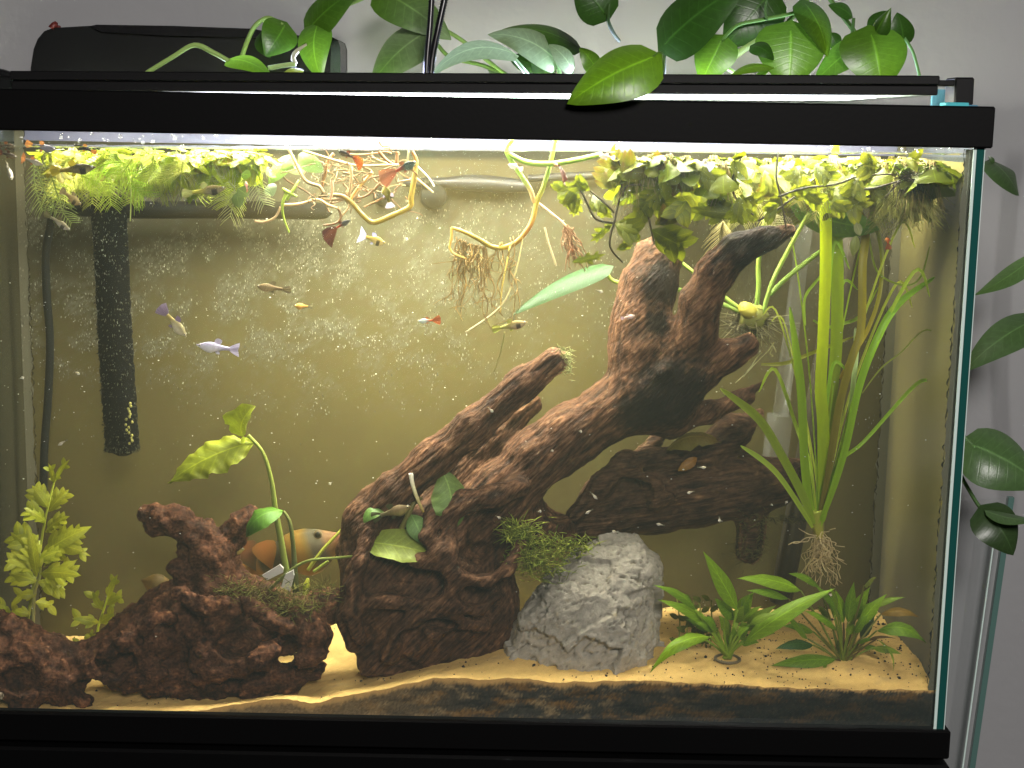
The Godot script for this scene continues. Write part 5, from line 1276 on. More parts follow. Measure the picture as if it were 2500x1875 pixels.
# ---------------------------------------------------------------- pothos growing out of the top
func build_pothos() -> void:
	var dk := Color(0.055, 0.155, 0.022); var md := Color(0.14, 0.33, 0.03); var br := Color(0.22, 0.46, 0.025); var pl := Color(0.38, 0.54, 0.29)  # leaf tones hold painted light: shaded, middling, lamp-lit, pale in the lamp's spill
	var zf := -0.15
	var a := thing("pothos", "pothos with glossy leaves on pale arching stalks in front of the filter", "house plant", P(640, 160, -0.16))
	stem_part(a, [[358, 178, -0.15], [420, 140, -0.15], [474, 110, -0.15], [520, 128, -0.15], [563, 152, -0.15]], [6, 6, 6.5, 6], srgb("9fbf6a"))
	stem_part(a, [[590, 140, -0.17], [604, 100, -0.17], [624, 62, -0.17], [655, 44, -0.17], [690, 62, -0.165]], [6, 6, 5.5], srgb("8fb060"))
	stem_part(a, [[655, 166, -0.15], [690, 160, -0.15], [722, 156, -0.15]], 6, srgb("a8c07a"))
	stem_part(a, [[722, 156, -0.15], [716, 140, -0.15], [725, 125, -0.15], [750, 110, -0.15]], [5, 6, 5], srgb("c8c8a8"))
	stem_part(a, [[748, 110, -0.16], [770, 70, -0.165], [810, 30, -0.17], [900, -10, -0.18]], [5, 6, 6], srgb("6f9040"))
	leaf_part(a, [560, 145, -0.15], [664, 188, -0.135], 66, V(0.1, 0.8, 0.6), M.pothos, {"shape": "heart", "c": br, "c1": md, "arch": 0.12})
	leaf_part(a, [696, 62, -0.165], [648, 138, -0.15], 92, V(0.45, 0.35, 0.8), M.pothos, {"shape": "heart", "c": md, "c1": dk, "arch": 0.12})
	leaf_part(a, [640, 82, -0.17], [660, 142, -0.165], 60, V(-0.5, 0.2, 0.8), M.pothos, {"shape": "heart", "c": dk, "arch": 0.12})
	leaf_part(a, [752, 74, -0.165], [880, -28, -0.16], 96, V(0.1, 0.6, 0.75), M.pothos, {"shape": "heart", "c": md, "c1": dk, "arch": 0.1})
	leaf_part(a, [775, 62, -0.16], [786, 196, -0.14], 84, V(-0.15, 0.25, 0.95), M.pothos, {"shape": "heart", "c": md, "c1": br, "arch": 0.12, "sway": 0.06})
	leaf_part(a, [742, 172, -0.15], [688, 184, -0.14], 30, V(0, 0.8, 0.6), M.pothos, {"shape": "oval", "c": Color(0.34, 0.40, 0.05)})
	var b := thing("pothos", "pothos with pale grey green leaves behind and beside the hanging cables", "house plant", P(1180, 150, -0.17))
	leaf_part(b, [1042, 78, -0.19], [905, 210, -0.18], 128, V(-0.3, 0.55, 0.8), M.pothos, {"shape": "heart", "c": pl, "c1": md, "arch": 0.1})
	leaf_part(b, [930, -22, -0.2], [1102, 98, -0.19], 124, V(0.2, 0.5, 0.85), M.pothos, {"shape": "heart", "c": md, "c1": pl, "arch": 0.08})
	leaf_part(b, [1256, 132, -0.15], [1048, 190, -0.135], 86, V(-0.1, 0.8, 0.62), M.pothos, {"shape": "heart", "c": pl, "c1": pl * 1.1, "arch": 0.22})
	leaf_part(b, [1360, 150, -0.165], [1190, 84, -0.16], 104, V(0.25, 0.65, 0.75), M.pothos, {"shape": "heart", "c": pl, "c1": pl * 1.05, "arch": 0.16})
	leaf_part(b, [1412, 118, -0.18], [1225, 72, -0.18], 80, V(0.25, 0.75, 0.6), M.pothos, {"shape": "heart", "c": dk, "c1": md, "arch": 0.12})
	leaf_part(b, [1400, 180, -0.16], [1340, 108, -0.155], 56, V(0.4, 0.4, 0.85), M.pothos, {"shape": "oval", "c": pl, "arch": 0.15})
	leaf_part(b, [1318, 168, -0.19], [1242, 140, -0.19], 50, V(0, 0.4, 0.9), M.pothos, {"shape": "oval", "c": dk})
	leaf_part(b, [1340, 190, -0.19], [1298, 128, -0.19], 60, V(0, 0.4, 0.9), M.pothos, {"shape": "heart", "c": dk})
	leaf_part(b, [1455, 168, -0.17], [1415, 116, -0.17], 52, V(0.2, 0.4, 0.9), M.pothos, {"shape": "heart", "c": md, "c1": br})
	leaf_part(b, [1250, 195, -0.2], [1190, 172, -0.2], 36, V(0.2, 0.7, 0.6), M.pothos, {"shape": "oval", "c": pl})
	stem_part(b, [[1250, 136, -0.15], [1268, 158, -0.15], [1296, 192, -0.16]], [4.5, 5, 5], srgb("a8c8a0"))
	stem_part(b, [[1356, 146, -0.165], [1362, 165, -0.165], [1370, 192, -0.165]], [5, 5.5, 6], srgb("a8c898"))
	stem_part(b, [[1318, 168, -0.19], [1325, 180, -0.19], [1332, 192, -0.19]], 4, srgb("9fb88a"))
	stem_part(b, [[1398, 176, -0.16], [1392, 184, -0.16], [1388, 194, -0.16]], 5, srgb("b0cca8"))
	stem_part(b, [[1062, 100, -0.2], [1100, 140, -0.2], [1180, 160, -0.2], [1245, 190, -0.2]], [5, 5, 5], srgb("4f6c2c"))
	stem_part(b, [[1092, 76, -0.2], [1130, 100, -0.2], [1180, 140, -0.2], [1240, 188, -0.2]], [5, 5.5, 5.5], srgb("6f8e48"))
	var f := thing("pothos", "single broad pothos leaf hanging over the front rim, half shaded", "house plant", P(1590, 140, 0.0))
	leaf_part(f, [1594, 140, 0.004], [1384, 254, 0.010], 152, V(-0.25, 0.45, 0.88), M.pothos, {"shape": "heart", "c": br, "c1": br * 1.1, "arch": 0.08, "fold": 0.3})
	stem_part(f, [[1594, 140, 0.003], [1612, 130, -0.004], [1620, 150, -0.012], [1612, 195, -0.02]], [4.5, 5, 5], srgb("4f7030"))
	var hg := thing("pothos", "dark pothos leaf hanging down from above the picture's middle", "house plant", P(1450, 0, -0.12))
	leaf_part(hg, [1478, 36, -0.12], [1405, -60, -0.12], 104, V(0.2, -0.2, 0.95), M.pothos, {"shape": "heart", "c": dk, "arch": 0.06})
	stem_part(hg, [[1478, 36, -0.12], [1488, 10, -0.118], [1484, 45, -0.12], [1496, 78, -0.13], [1512, 100, -0.14]], [4, 4, 5, 4], srgb("3f5c2c"))
	var c := thing("pothos", "dense pothos with big green leaves crowding over the right half of the lamp", "house plant", P(1880, 180, -0.16))
	stem_part(c, [[1620, 195, -0.15], [1622, 140, -0.15], [1628, 100, -0.15]], [4.5, 4, 4], srgb("2f4c20"))
	leaf_part(c, [1622, 108, -0.145], [1826, -40, -0.13], 150, V(-0.2, 0.5, 0.85), M.pothos, {"shape": "heart", "c": dk, "c1": dk * 1.2, "arch": 0.1})
	leaf_part(c, [1880, -16, -0.17], [1768, 118, -0.165], 140, V(0.1, 0.3, 0.95), M.pothos, {"shape": "heart", "c": dk, "c1": dk, "arch": 0.08})
	leaf_part(c, [1762, 98, -0.155], [1712, 204, -0.15], 104, V(-0.2, 0.3, 0.95), M.pothos, {"shape": "heart", "c": md, "c1": br, "arch": 0.06})
	stem_part(c, [[1762, 100, -0.155], [1800, 62, -0.155], [1860, 48, -0.155], [1930, 34, -0.155], [1965, 22, -0.16]], [4, 4.5, 4.5], srgb("5f8a3c"))
	stem_part(c, [[1762, 160, -0.165], [1830, 110, -0.165], [1880, 80, -0.165], [1920, 58, -0.168], [1975, -6, -0.17]], [9, 9, 7, 5], [srgb("a8bc7a"), srgb("5f7c3c")])
	stem_part(c, [[1760, 160, -0.16], [1785, 172, -0.16], [1810, 190, -0.16]], 5, srgb("8fae60"))
	leaf_part(c, [1932, 74, -0.13], [1925, 216, -0.12], 168, V(0, 0.25, 0.97), M.pothos, {"shape": "heart", "c": md, "c1": br * 1.2, "arch": 0.05})
	leaf_part(c, [1965, 8, -0.14], [2020, 140, -0.128], 100, V(0.5, 0.3, 0.8), M.pothos, {"shape": "heart", "c": dk * 1.3, "c1": br, "arch": 0.10})
	leaf_part(c, [1838, 112, -0.125], [1890, 148, -0.12], 50, V(0.2, 0.5, 0.85), M.pothos, {"shape": "heart", "c": dk * 1.2, "arch": 0.2})
	leaf_part(c, [1892, 166, -0.115], [1772, 194, -0.11], 44, V(0, 0.9, 0.5), M.pothos, {"shape": "lance", "c": br, "c1": br * 1.2, "arch": 0.14})
	leaf_part(c, [2112, 100, -0.14], [1985, 206, -0.13], 86, V(-0.25, 0.6, 0.75), M.pothos, {"shape": "heart", "c": md, "c1": md * 1.2, "arch": 0.08})
	leaf_part(c, [2128, 84, -0.13], [2152, 225, -0.12], 170, V(0.12, 0.4, 0.9), M.pothos, {"shape": "heart", "c": md, "c1": br * 1.2, "arch": 0.08})
	leaf_part(c, [2130, 100, -0.135], [2176, 18, -0.13], 46, V(-0.5, 0.2, 0.85), M.pothos, {"shape": "lance", "c": dk, "c1": md, "fold": 0.8})
	leaf_part(c, [2205, 104, -0.15], [2190, 30, -0.15], 72, V(0.2, 0.3, 0.9), M.pothos, {"shape": "heart", "c": dk})
	leaf_part(c, [2122, 80, -0.155], [2166, 26, -0.155], 46, V(-0.3, 0.3, 0.9), M.pothos, {"shape": "oval", "c": dk})
	leaf_part(c, [2082, 44, -0.15], [2022, 12, -0.15], 46, V(0, 0.6, 0.75), M.pothos, {"shape": "oval", "c": dk * 1.2, "arch": 0.15})
	leaf_part(c, [2025, 80, -0.165], [2048, 122, -0.165], 40, V(0, 0.4, 0.9), M.pothos, {"shape": "oval", "c": dk})
	leaf_part(c, [1840, 196, -0.12], [1880, 170, -0.115], 30, V(0, 0.8, 0.6), M.pothos, {"shape": "oval", "c": br})
	stem_part(c, [[2084, 44, -0.15], [2082, 70, -0.15], [2076, 104, -0.15]], 4, srgb("3f6428"))
	stem_part(c, [[2020, -10, -0.165], [2050, 30, -0.165], [2100, 98, -0.16], [2120, 150, -0.16]], [6, 6.5, 6], srgb("4f7030"))
	stem_part(c, [[2208, 92, -0.15], [2228, 125, -0.15], [2240, 165, -0.15], [2246, 192, -0.15]], [4, 4, 4.5], srgb("5f8c4c"))
	stem_part(c, [[1872, 50, -0.15], [1868, 20, -0.15], [1874, -10, -0.15]], 3, srgb("4f7038"))
	# outside the right glass
	var gy := Color(0.10, 0.19, 0.07)
	var s := thing("pothos", "pothos trailing down outside the right end of the aquarium", "house plant", P(2440, 800, -0.16))
	stem_part(s, [[2560, 300, -0.2], [2530, 620, -0.2], [2520, 900, -0.2], [2540, 1200, -0.2]], 6, srgb("4f6c3c"))
	stem_part(s, [[2392, 424, -0.14], [2410, 408, -0.14], [2426, 400, -0.14]], [3.5, 4, 4], srgb("46583c"))
	leaf_part(s, [2428, 398, -0.14], [2488, 478, -0.13], 112, V(0.35, 0.75, 0.55), M.pothos, {"shape": "heart", "c": gy, "c1": gy * 0.8, "arch": 0.12, "sway": 0.1})
	leaf_part(s, [2428, 398, -0.14], [2412, 380, -0.14], 12, V(0, 0, 1), M.pothos, {"shape": "lance", "c": gy, "nl": 5, "nw": 3}, "sheath")
	leaf_part(s, [2545, 610, -0.15], [2376, 722, -0.14], 62, V(-0.3, 0.75, 0.55), M.pothos, {"shape": "lance", "c": gy * 1.5, "c1": Color(0.11, 0.22, 0.05), "arch": -0.06})
	leaf_part(s, [2530, 780, -0.15], [2352, 908, -0.14], 108, V(-0.3, 0.7, 0.6), M.pothos, {"shape": "heart", "c": gy * 1.3, "c1": gy * 1.2, "arch": 0.1})
	stem_part(s, [[2340, 1040, -0.14], [2356, 1068, -0.135], [2374, 1086, -0.13]], [3.5, 4, 4], srgb("5f7c50"))
	leaf_part(s, [2372, 1084, -0.13], [2548, 1190, -0.12], 172, V(0.15, 0.55, 0.8), M.pothos, {"shape": "heart", "c": gy * 1.5, "c1": gy * 1.7, "arch": 0.1, "fold": 0.35})
	stem_part(s, [[2340, 1150, -0.14], [2365, 1195, -0.138], [2392, 1238, -0.135], [2412, 1252, -0.13]], [5, 5, 5], srgb("4a6838"))
	leaf_part(s, [2406, 1246, -0.13], [2474, 1356, -0.12], 124, V(0.2, 0.3, 0.9), M.pothos, {"shape": "heart", "c": gy * 0.7, "c1": gy * 0.8, "arch": 0.15, "fold": 0.2})
	leaf_part(s, [2404, 1246, -0.128], [2530, 1270, -0.10], 60, V(0.0, 0.95, 0.3), M.pothos, {"shape": "oval", "c": gy * 1.6, "arch": -0.06})

# ---------------------------------------------------------------- lamp, filter, pipes
func prism(st: SurfaceTool, outline: Array, zf: float, zb: float, origin: Vector3) -> void:
	st.set_smooth_group(0xFFFFFFFF)
	var poly := PackedVector2Array(); var w := []
	for q in outline:
		var p := P(q[0], q[1], zf) - origin; w.append(p); poly.append(Vector2(p.x, p.y))
	var t := Geometry2D.triangulate_polygon(poly)
	for k in range(0, t.size(), 3):
		for i in [0, 1, 2]: st.add_vertex(w[t[k + i]])
		for i in [0, 2, 1]: st.add_vertex(Vector3(w[t[k + i]].x, w[t[k + i]].y, zb - origin.z))
	for k in w.size():
		var a: Vector3 = w[k]; var b: Vector3 = w[(k + 1) % w.size()]
		quad(st, a, b, V(b.x, b.y, zb - origin.z), V(a.x, a.y, zb - origin.z))

func build_equipment() -> void:
	# LED bar
	var bar := thing("led_lamp", "long black LED bar lying across the top of the aquarium", "lamp", P(1160, 206, -0.05))
	var e0 := P(30, 223, -0.02); var e1 := P(2290, 235, -0.02)
	bar.rotation.z = atan2(e1.y - e0.y, e1.x - e0.x)
	var hl := e0.distance_to(e1) * 0.5
	var st := begin()
	box(st, V(-hl - 0.0005, 0.0005, -0.100), V(hl + 0.0005, 0.0070, 0.032), 0.0008)
	box(st, V(-hl, -0.0068, -0.098), V(hl, 0.0002, 0.0305), 0.0008)
	var ho := obj("housing", st, M.metal_black, bar)
	st = begin(); box(st, V(-0.300, -0.0086, -0.092), V(hl - 0.042, -0.0070, 0.026), 0.0006); obj("led_lens", st, M.led, bar)
	var beads := begin()
	for k in 120: blob(beads, V(hl - 0.045 - k * 0.005, -0.0082, 0.0262), V(0.0012, 0.0008, 0.0008), Basis.IDENTITY, null, 3)
	var bo := obj("led_bead", beads, M.led_bright, bar); bo.set_meta("kind", "stuff")
	st = begin(); box(st, V(hl, 0.0005, -0.010), V(hl + 0.018, 0.0045, 0.012), 0.0006); obj("bracket_arm", st, M.metal_black, bar)
	st = begin(); box(st, V(hl + 0.0165, -0.0135, -0.012), V(hl + 0.0305, 0.0065, 0.014), 0.0012); obj("mounting_leg", st, M.metal_black, bar)
	st = begin(); box(st, V(-hl - 0.03, -0.0120, -0.012), V(-hl, 0.0040, 0.014), 0.0012); obj("mounting_leg", st, M.metal_black, bar)
	# glass cover
	var lid := thing("glass_cover", "clear glass cover under the lamp with a glowing cyan edge at its right end", "glass cover", V(0, RIM - 0.007, -0.06))
	st = begin(); box(st, V(-0.37, 0.0020, -0.092), V(0.352, 0.0050, 0.046)); obj("pane", st, M.lid, lid)
	st = begin(); box(st, V(0.3525, 0.0042, 0.030), V(0.3690, 0.0096, 0.047), 0.0006); obj("polished_edge", st, M.cyan, lid)
	st = begin(); box(st, V(0.362, 0.0042, -0.030), V(0.378, 0.0205, -0.026)); obj("blue_pane", st, M.blue, lid)
	st = begin(); box(st, V(0.3695, 0.0042, 0.020), V(0.3815, 0.0085, 0.026), 0.0004); obj("polished_edge", st, M.blue, lid)
	# filter box hung on the back
	var fb := thing("filter_box", "black power filter with a curved lid hung on the back of the aquarium", "aquarium filter", P(450, 185, -0.222))
	st = begin(); prism(st, [[74, 205], [75, 165], [82, 120], [92, 95], [108, 76], [130, 68], [220, 63], [420, 68], [640, 76], [760, 90], [812, 91], [825, 98], [830, 115], [831, 205]], -0.222, -0.274, fb.position); obj("body", st, M.plastic, fb)
	st = begin(); prism(st, [[218, 64], [236, 60], [420, 63], [618, 70], [672, 82], [664, 93], [400, 87], [248, 78]], -0.219, -0.27, fb.position); obj("lid", st, M.gloss_black, fb)
	st = begin(); prism(st, [[806, 205], [808, 110], [816, 98], [826, 100], [831, 116], [832, 205]], -0.2195, -0.26, fb.position); obj("side_clip", st, M.gloss_black, fb)
	st = begin(); tube(st, pts([[128, 70, -0.225], [134, 60, -0.225], [138, 54, -0.225]]).map(func(p): return p - fb.position), [0.004, 0.003, 0.0015], 8); blob(st, P(143, 66, -0.225) - fb.position, V(0.002, 0.0015, 0.002)); obj("knob", st, mat(lin(0.12, 0.015, 0.012), 0.5), fb)
	# two braided cables in the middle
	for q in [[[[1040, 205, -0.13], [1043, 140, -0.132], [1050, 60, -0.135], [1056, -40, -0.14]], 8.5, "left of the two black corrugated cables hanging into the top"], [[[1050, 205, -0.128], [1056, 140, -0.13], [1072, 60, -0.132], [1094, -40, -0.136]], 9.5, "right of the two black corrugated cables hanging into the top"]]:
		st = begin()
		var line := spline(pts(q[0]), 34); var rad := []
		for k in line.size(): rad.append(q[1] * px(-0.13) * (1.0 if k % 2 else 0.72))
		tube(st, line, rad, 10)
		var o := obj("cable", st, M.gloss_black); tag(o, q[2], "cable")
	st = begin(); tube(st, spline(pts([[-60, 176, -0.1], [0, 180, -0.1], [30, 190, -0.1]]), 6), 0.004, 8); tag(obj("cable", st, M.gloss_black), "black lamp lead leaving at the far left of the rim", "cable")
	# intake tube with algae
	var it := thing("intake_tube", "thick dark filter intake tube covered in algae, hanging on the left", "pipe", P(275, 500, -0.11))
	st = begin()
	var body := spline(pts([[262, 480, -0.11], [272, 620, -0.11], [280, 800, -0.11], [290, 960, -0.11], [298, 1075, -0.11], [300, 1098, -0.11]]), 14)
	var ring_r := []
	for k in body.size(): ring_r.append((42.0 + 1.5 * nz2.get_noise_1d(k * 0.9) - (2.0 if k % 5 == 0 else 0.0)) * px(-0.11) * (0.82 if k == body.size() - 1 else (0.95 if k == body.size() - 2 else 1.0)))
	tube(st, body.map(func(p): return p - it.position), ring_r, 18); blob(st, P(300, 1082, -0.11) - it.position, V(0.0122, 0.0105, 0.0122)); obj("tube", st, M.pipe, it)
	st = begin(); tube(st, spline(pts([[165, 505, -0.175], [330, 512, -0.175], [560, 512, -0.175], [770, 515, -0.175], [800, 515, -0.175]]), 8).map(func(p): return p - it.position), [0.0075, 0.0075, 0.0075, 0.0075, 0.004], 12); obj("cross_pipe", st, M.pipe, it)
	st = begin()
	var r := RandomNumberGenerator.new(); r.seed = 31
	for k in 700:
		var f := r.randf(); var i := int(f * (body.size() - 2)); var a := r.randf() * PI
		var dir := V(cos(a), r.randf_range(-0.3, 0.3), sin(a)).normalized()
		var p: Vector3 = body[i] + V(cos(a), 0, sin(a)) * 42.0 * px(-0.11)
		var c := Color(0.015, 0.015, 0.009).lerp(Color(0.13, 0.13, 0.07), pow(r.randf(), 3.0))
		strand(st, p - it.position, (dir + V(0, -0.7, 0)).normalized(), r.randf_range(0.0006, 0.0022), 0.0004, c, r)
	obj("algae", st, M.moss, it)
	st = begin()
	for k in 16: blob(st, P(312 + r.randf_range(-8, 12), 985 + k * 6.5, -0.096) - it.position, V(0.0011, 0.0013, 0.001), Basis.IDENTITY, Color(0.34, 0.32, 0.08), 4, 0.3)
	obj("algae_spots", st, M.stem, it)
	st = begin(); tube(st, spline(pts([[130, 500, -0.17], [124, 545, -0.17], [112, 620, -0.17], [114, 720, -0.17], [122, 830, -0.17], [118, 960, -0.17], [108, 1100, -0.17], [106, 1230, -0.17]]), 8), 10 * px(-0.17), 10)
	tag(obj("air_hose", st, M.hose), "thin dark hose hanging down near the left glass", "hose")
	# pump bar and suction cups
	var pu := thing("water_pump", "grey pump bar on the back glass with a round suction cup", "pump", P(1150, 450, -0.185))
	st = begin(); tube(st, spline(pts([[985, 445, -0.19], [1100, 446, -0.19], [1180, 448, -0.19], [1290, 455, -0.19]]), 8).map(func(p): return p - pu.position), [0.0040, 0.0042, 0.0072, 0.0070, 0.0050], 12); obj("body", st, M.grey_plastic, pu)
	st = begin(); tube(st, pts([[1058, 478, -0.197], [1058, 478, -0.183]]).map(func(p): return p - pu.position), [0.0118, 0.0100], 22); blob(st, P(1040, 450, -0.185) - pu.position, V(0.004, 0.006, 0.004)); obj("suction_cup", st, M.hose, pu)
	st = begin(); tube(st, spline(pts([[1290, 436, -0.19], [1400, 430, -0.19], [1480, 428, -0.19]]), 4).map(func(p): return p - pu.position), [0.003, 0.004], 10); obj("outlet", st, M.grey_plastic, pu)
	tag(obj("suction_cup", _disc(P(935, 480, -0.197), 0.0085), M.hose), "small dark suction cup behind the root tangle", "suction cup")
	# clear siphon tube and a dark stripe leaning on the back glass
	st = begin(); tube(st, pts([[1972, 500, -0.17], [1905, 1015, -0.165]]), 0.0066, 16); tube(st, pts([[1905, 1012, -0.165], [1878, 1235, -0.162]]), 0.0108, 16)
	tag(obj("siphon_tube", st, M.clear), "clear plastic siphon tube leaning behind the strap leaves", "tube")
	st = begin(); tube(st, pts([[2085, 470, -0.185], [2000, 960, -0.183], [1905, 1470, -0.18]]), 0.0098, 14)
	tag(obj("dark_stripe", st, M.olive_stripe), "dark olive stripe leaning across the back glass behind the strap leaves", "pipe")
	# white strips holding the anubias
	var tg := begin(); prism(tg, [[640, 1405], [683, 1379], [692, 1388], [690, 1398], [652, 1417]], -0.052, -0.0545, Vector3.ZERO)
	tag(obj("plant_label", tg, M.white), "slanting white plastic strip at the foot of the anubias", "plastic strip")
	tg = begin(); prism(tg, [[716, 1392], [718, 1405], [708, 1444], [685, 1432], [697, 1402]], -0.050, -0.0525, Vector3.ZERO)
	tag(obj("plant_label", tg, M.white), "upright white plastic strip right of the slanting one", "plastic strip")
	# glass sheet leaning on the wall, right
	var gs := thing("glass_sheet", "spare glass sheet leaning against the wall beside the aquarium", "glass sheet", P(2420, 1500, -0.25))
	st = begin(); prism(st, [[2300, 1225], [2462, 1215], [2358, 1930], [2200, 1930]], -0.240, -0.245, gs.position); obj("pane", st, M.pane, gs)
	st = begin(); prism(st, [[2463, 1215], [2477, 1215], [2373, 1930], [2359, 1930]], -0.2395, -0.2455, gs.position); obj("pane_edge", st, M.edge_soft, gs)
	st = begin(); prism(st, [[2428, 1300], [2431, 1300], [2345, 1930], [2341, 1930]], -0.236, -0.2385, gs.position); obj("bright_edge", st, M.edge_light, gs)

func _disc(at: Vector3, rad: float) -> SurfaceTool:
	var st := begin(); tube(st, [at, at + V(0, 0, 0.006), at + V(0, 0, 0.012)], [rad, rad * 0.9, rad * 0.4], 18); return st

# ---------------------------------------------------------------- fish
# head and tail root in the view's units; deep = body depth; the fish is one body with fins and eyes as parts
func fish(label: String, head: Array, tail: Array, deep: float, o := {}) -> Node3D:
	var h := pt(head); var t := pt(tail); var mid := (h + t) * 0.5
	var f := thing(o.get("name", "guppy"), label, o.get("cat", "fish"), mid, o.get("group", ""))
	var ax := (h - t); var L := ax.length(); ax /= L
	var upv: Vector3 = o.get("up", V(0, 1, 0.12)); upv = (upv - ax * upv.dot(ax)).normalized()
	var sd := ax.cross(upv)
	var s := px((head[2] + tail[2]) * 0.5); var D := deep * s
	var back: Color = srgb(o.get("back", "5c5644")); var belly: Color = srgb(o.get("belly", "a8a08a")); var rear: Color = srgb(o.get("rear", o.get("back", "5c5644")))
	var bend: float = o.get("bend", 0.0)
	var prof := [0.05, 0.30, 0.56, 0.80, 0.96, 1.0, 0.93, 0.78, 0.62, 0.50, 0.42, 0.38, 0.36]
	var n := 24; var m := 12
	var rows := []
	for i in n + 1:
		var u := i / float(n)
		var c := (h - mid) - ax * L * u + sd * bend * L * sin(PI * u) + upv * (-0.04 * D * sin(PI * minf(1.0, u * 1.6)))
		var ry: float = D * 0.5 * ramp(prof, u)
		var row := []
		for j in m:
			var a := TAU * j / m
			var y := cos(a); var x := sin(a)
			var col := belly.lerp(back, smoothstep(-0.5, 0.7, y)).lerp(rear, smoothstep(0.5, 0.85, u))
			if o.has("bands"):
				for b in o.bands:
					if u > b[0] and u < b[1]: col = srgb(b[2]).lerp(srgb(b[2]) * 0.7, smoothstep(0.2, 1.0, y))
			if o.has("patch") and y < 0.1 and absf(u - 0.36) < 0.09: col = col.lerp(Color(0.02, 0.018, 0.014), 0.85)
			col = col * (1.0 + 0.18 * nz2.get_noise_2d(u * 26.0, a * 3.0 + L * 900.0))
			row.append([c + upv * y * ry * (1.12 if y < 0 and u < 0.5 else 1.0) + sd * x * ry * 0.62, col])
		rows.append(row)
	var st := begin(); st.set_smooth_group(0)
	for i in n:
		for j in m:
			var jj := (j + 1) % m
			for q in [rows[i][j], rows[i + 1][jj], rows[i][jj], rows[i][j], rows[i + 1][j], rows[i + 1][jj]]:
				st.set_color(q[1]); st.add_vertex(q[0])
	for e in [0, n]:
		for j in range(1, m - 1):
			for q in [rows[e][0], rows[e][j], rows[e][j + 1]]: st.set_color(q[1]); st.add_vertex(q[0])
	obj("body", st, M.fish, f)
	# fins
	var tl: float = o.get("tail_len", 0.35) * L; var tw: float = o.get("tail_wide", 1.0) * D; var tc: Color = srgb(o.get("tail", "8a7a5a")); var tc2: Color = srgb(o.get("tail2", o.get("tail", "8a7a5a")))
	var fan: Vector3 = o.get("fan", Vector3.ZERO)
	st = begin(); st.set_smooth_group(0)
	var root := (t - mid) + ax * L * 0.03
	var g := []
	var fork: float = o.get("fork", 0.0)
	for i in 7:
		var u := i / 6.0; var row := []
		for j in 13:
			var v := j / 6.0 - 1.0
			var wd := lerpf(D * 0.17, tw * 0.5, pow(u, 0.8))
			var lng := tl * u * (1.0 - 0.18 * v * v + fork * (absf(v) - 0.6))
			var p := root - ax * lng + upv * v * wd + sd * (0.10 * tl * u * sin(v * 4.0 + L * 500.0) ) + fan * L * u * u
			var ray := 0.40 + 0.75 * absf(sin(v * 9.0 + u))
			row.append([p, tc.lerp(tc2, clampf(u * 0.8 + 0.25 * v, 0, 1)) * ray])
		g.append(row)
	for i in 6:
		for j in 12:
			for q in [g[i][j], g[i + 1][j], g[i + 1][j + 1], g[i][j], g[i + 1][j + 1], g[i][j + 1]]: st.set_color(q[1]); st.add_vertex(q[0])
	obj("tail_fin", st, M.fin, f)
	if not o.get("plain", false):
		for q in [[0.52, 1.0, 0.30, 0.34, "dorsal_fin"], [0.56, -1.0, 0.16, 0.26, "anal_fin"]]:
			st = begin()
			var b0: Vector3 = (h - mid) - ax * L * q[0] + upv * q[1] * D * 0.36; var b1: Vector3 = b0 - ax * L * q[2] * 0.6 + upv * q[1] * D * q[3] - ax * L * 0.05
			leaf(st, b0, b1, L * q[2] * 0.7, sd, {"shape": "oval", "c": tc * 0.8, "nl": 6, "nw": 4, "fold": 0.0})
			obj(q[4], st, M.fin, f)
		for q in [-1.0, 1.0]:
			st = begin()
			var e: Vector3 = (h - mid) - ax * L * o.get("eye_at", 0.10) + upv * D * 0.08 + sd * q * D * o.get("eye_out", 0.17)
			var es: float = o.get("eye", 0.085) * D
			blob(st, e, V(es, es, es), Basis.IDENTITY, Color(0.35, 0.33, 0.25), 6); blob(st, e + sd * q * es * 0.35, V(es, es, es) * 0.78, Basis.IDENTITY, Color(0.008, 0.008, 0.008), 6)
			obj("eye", st, M.eye, f)
	return f

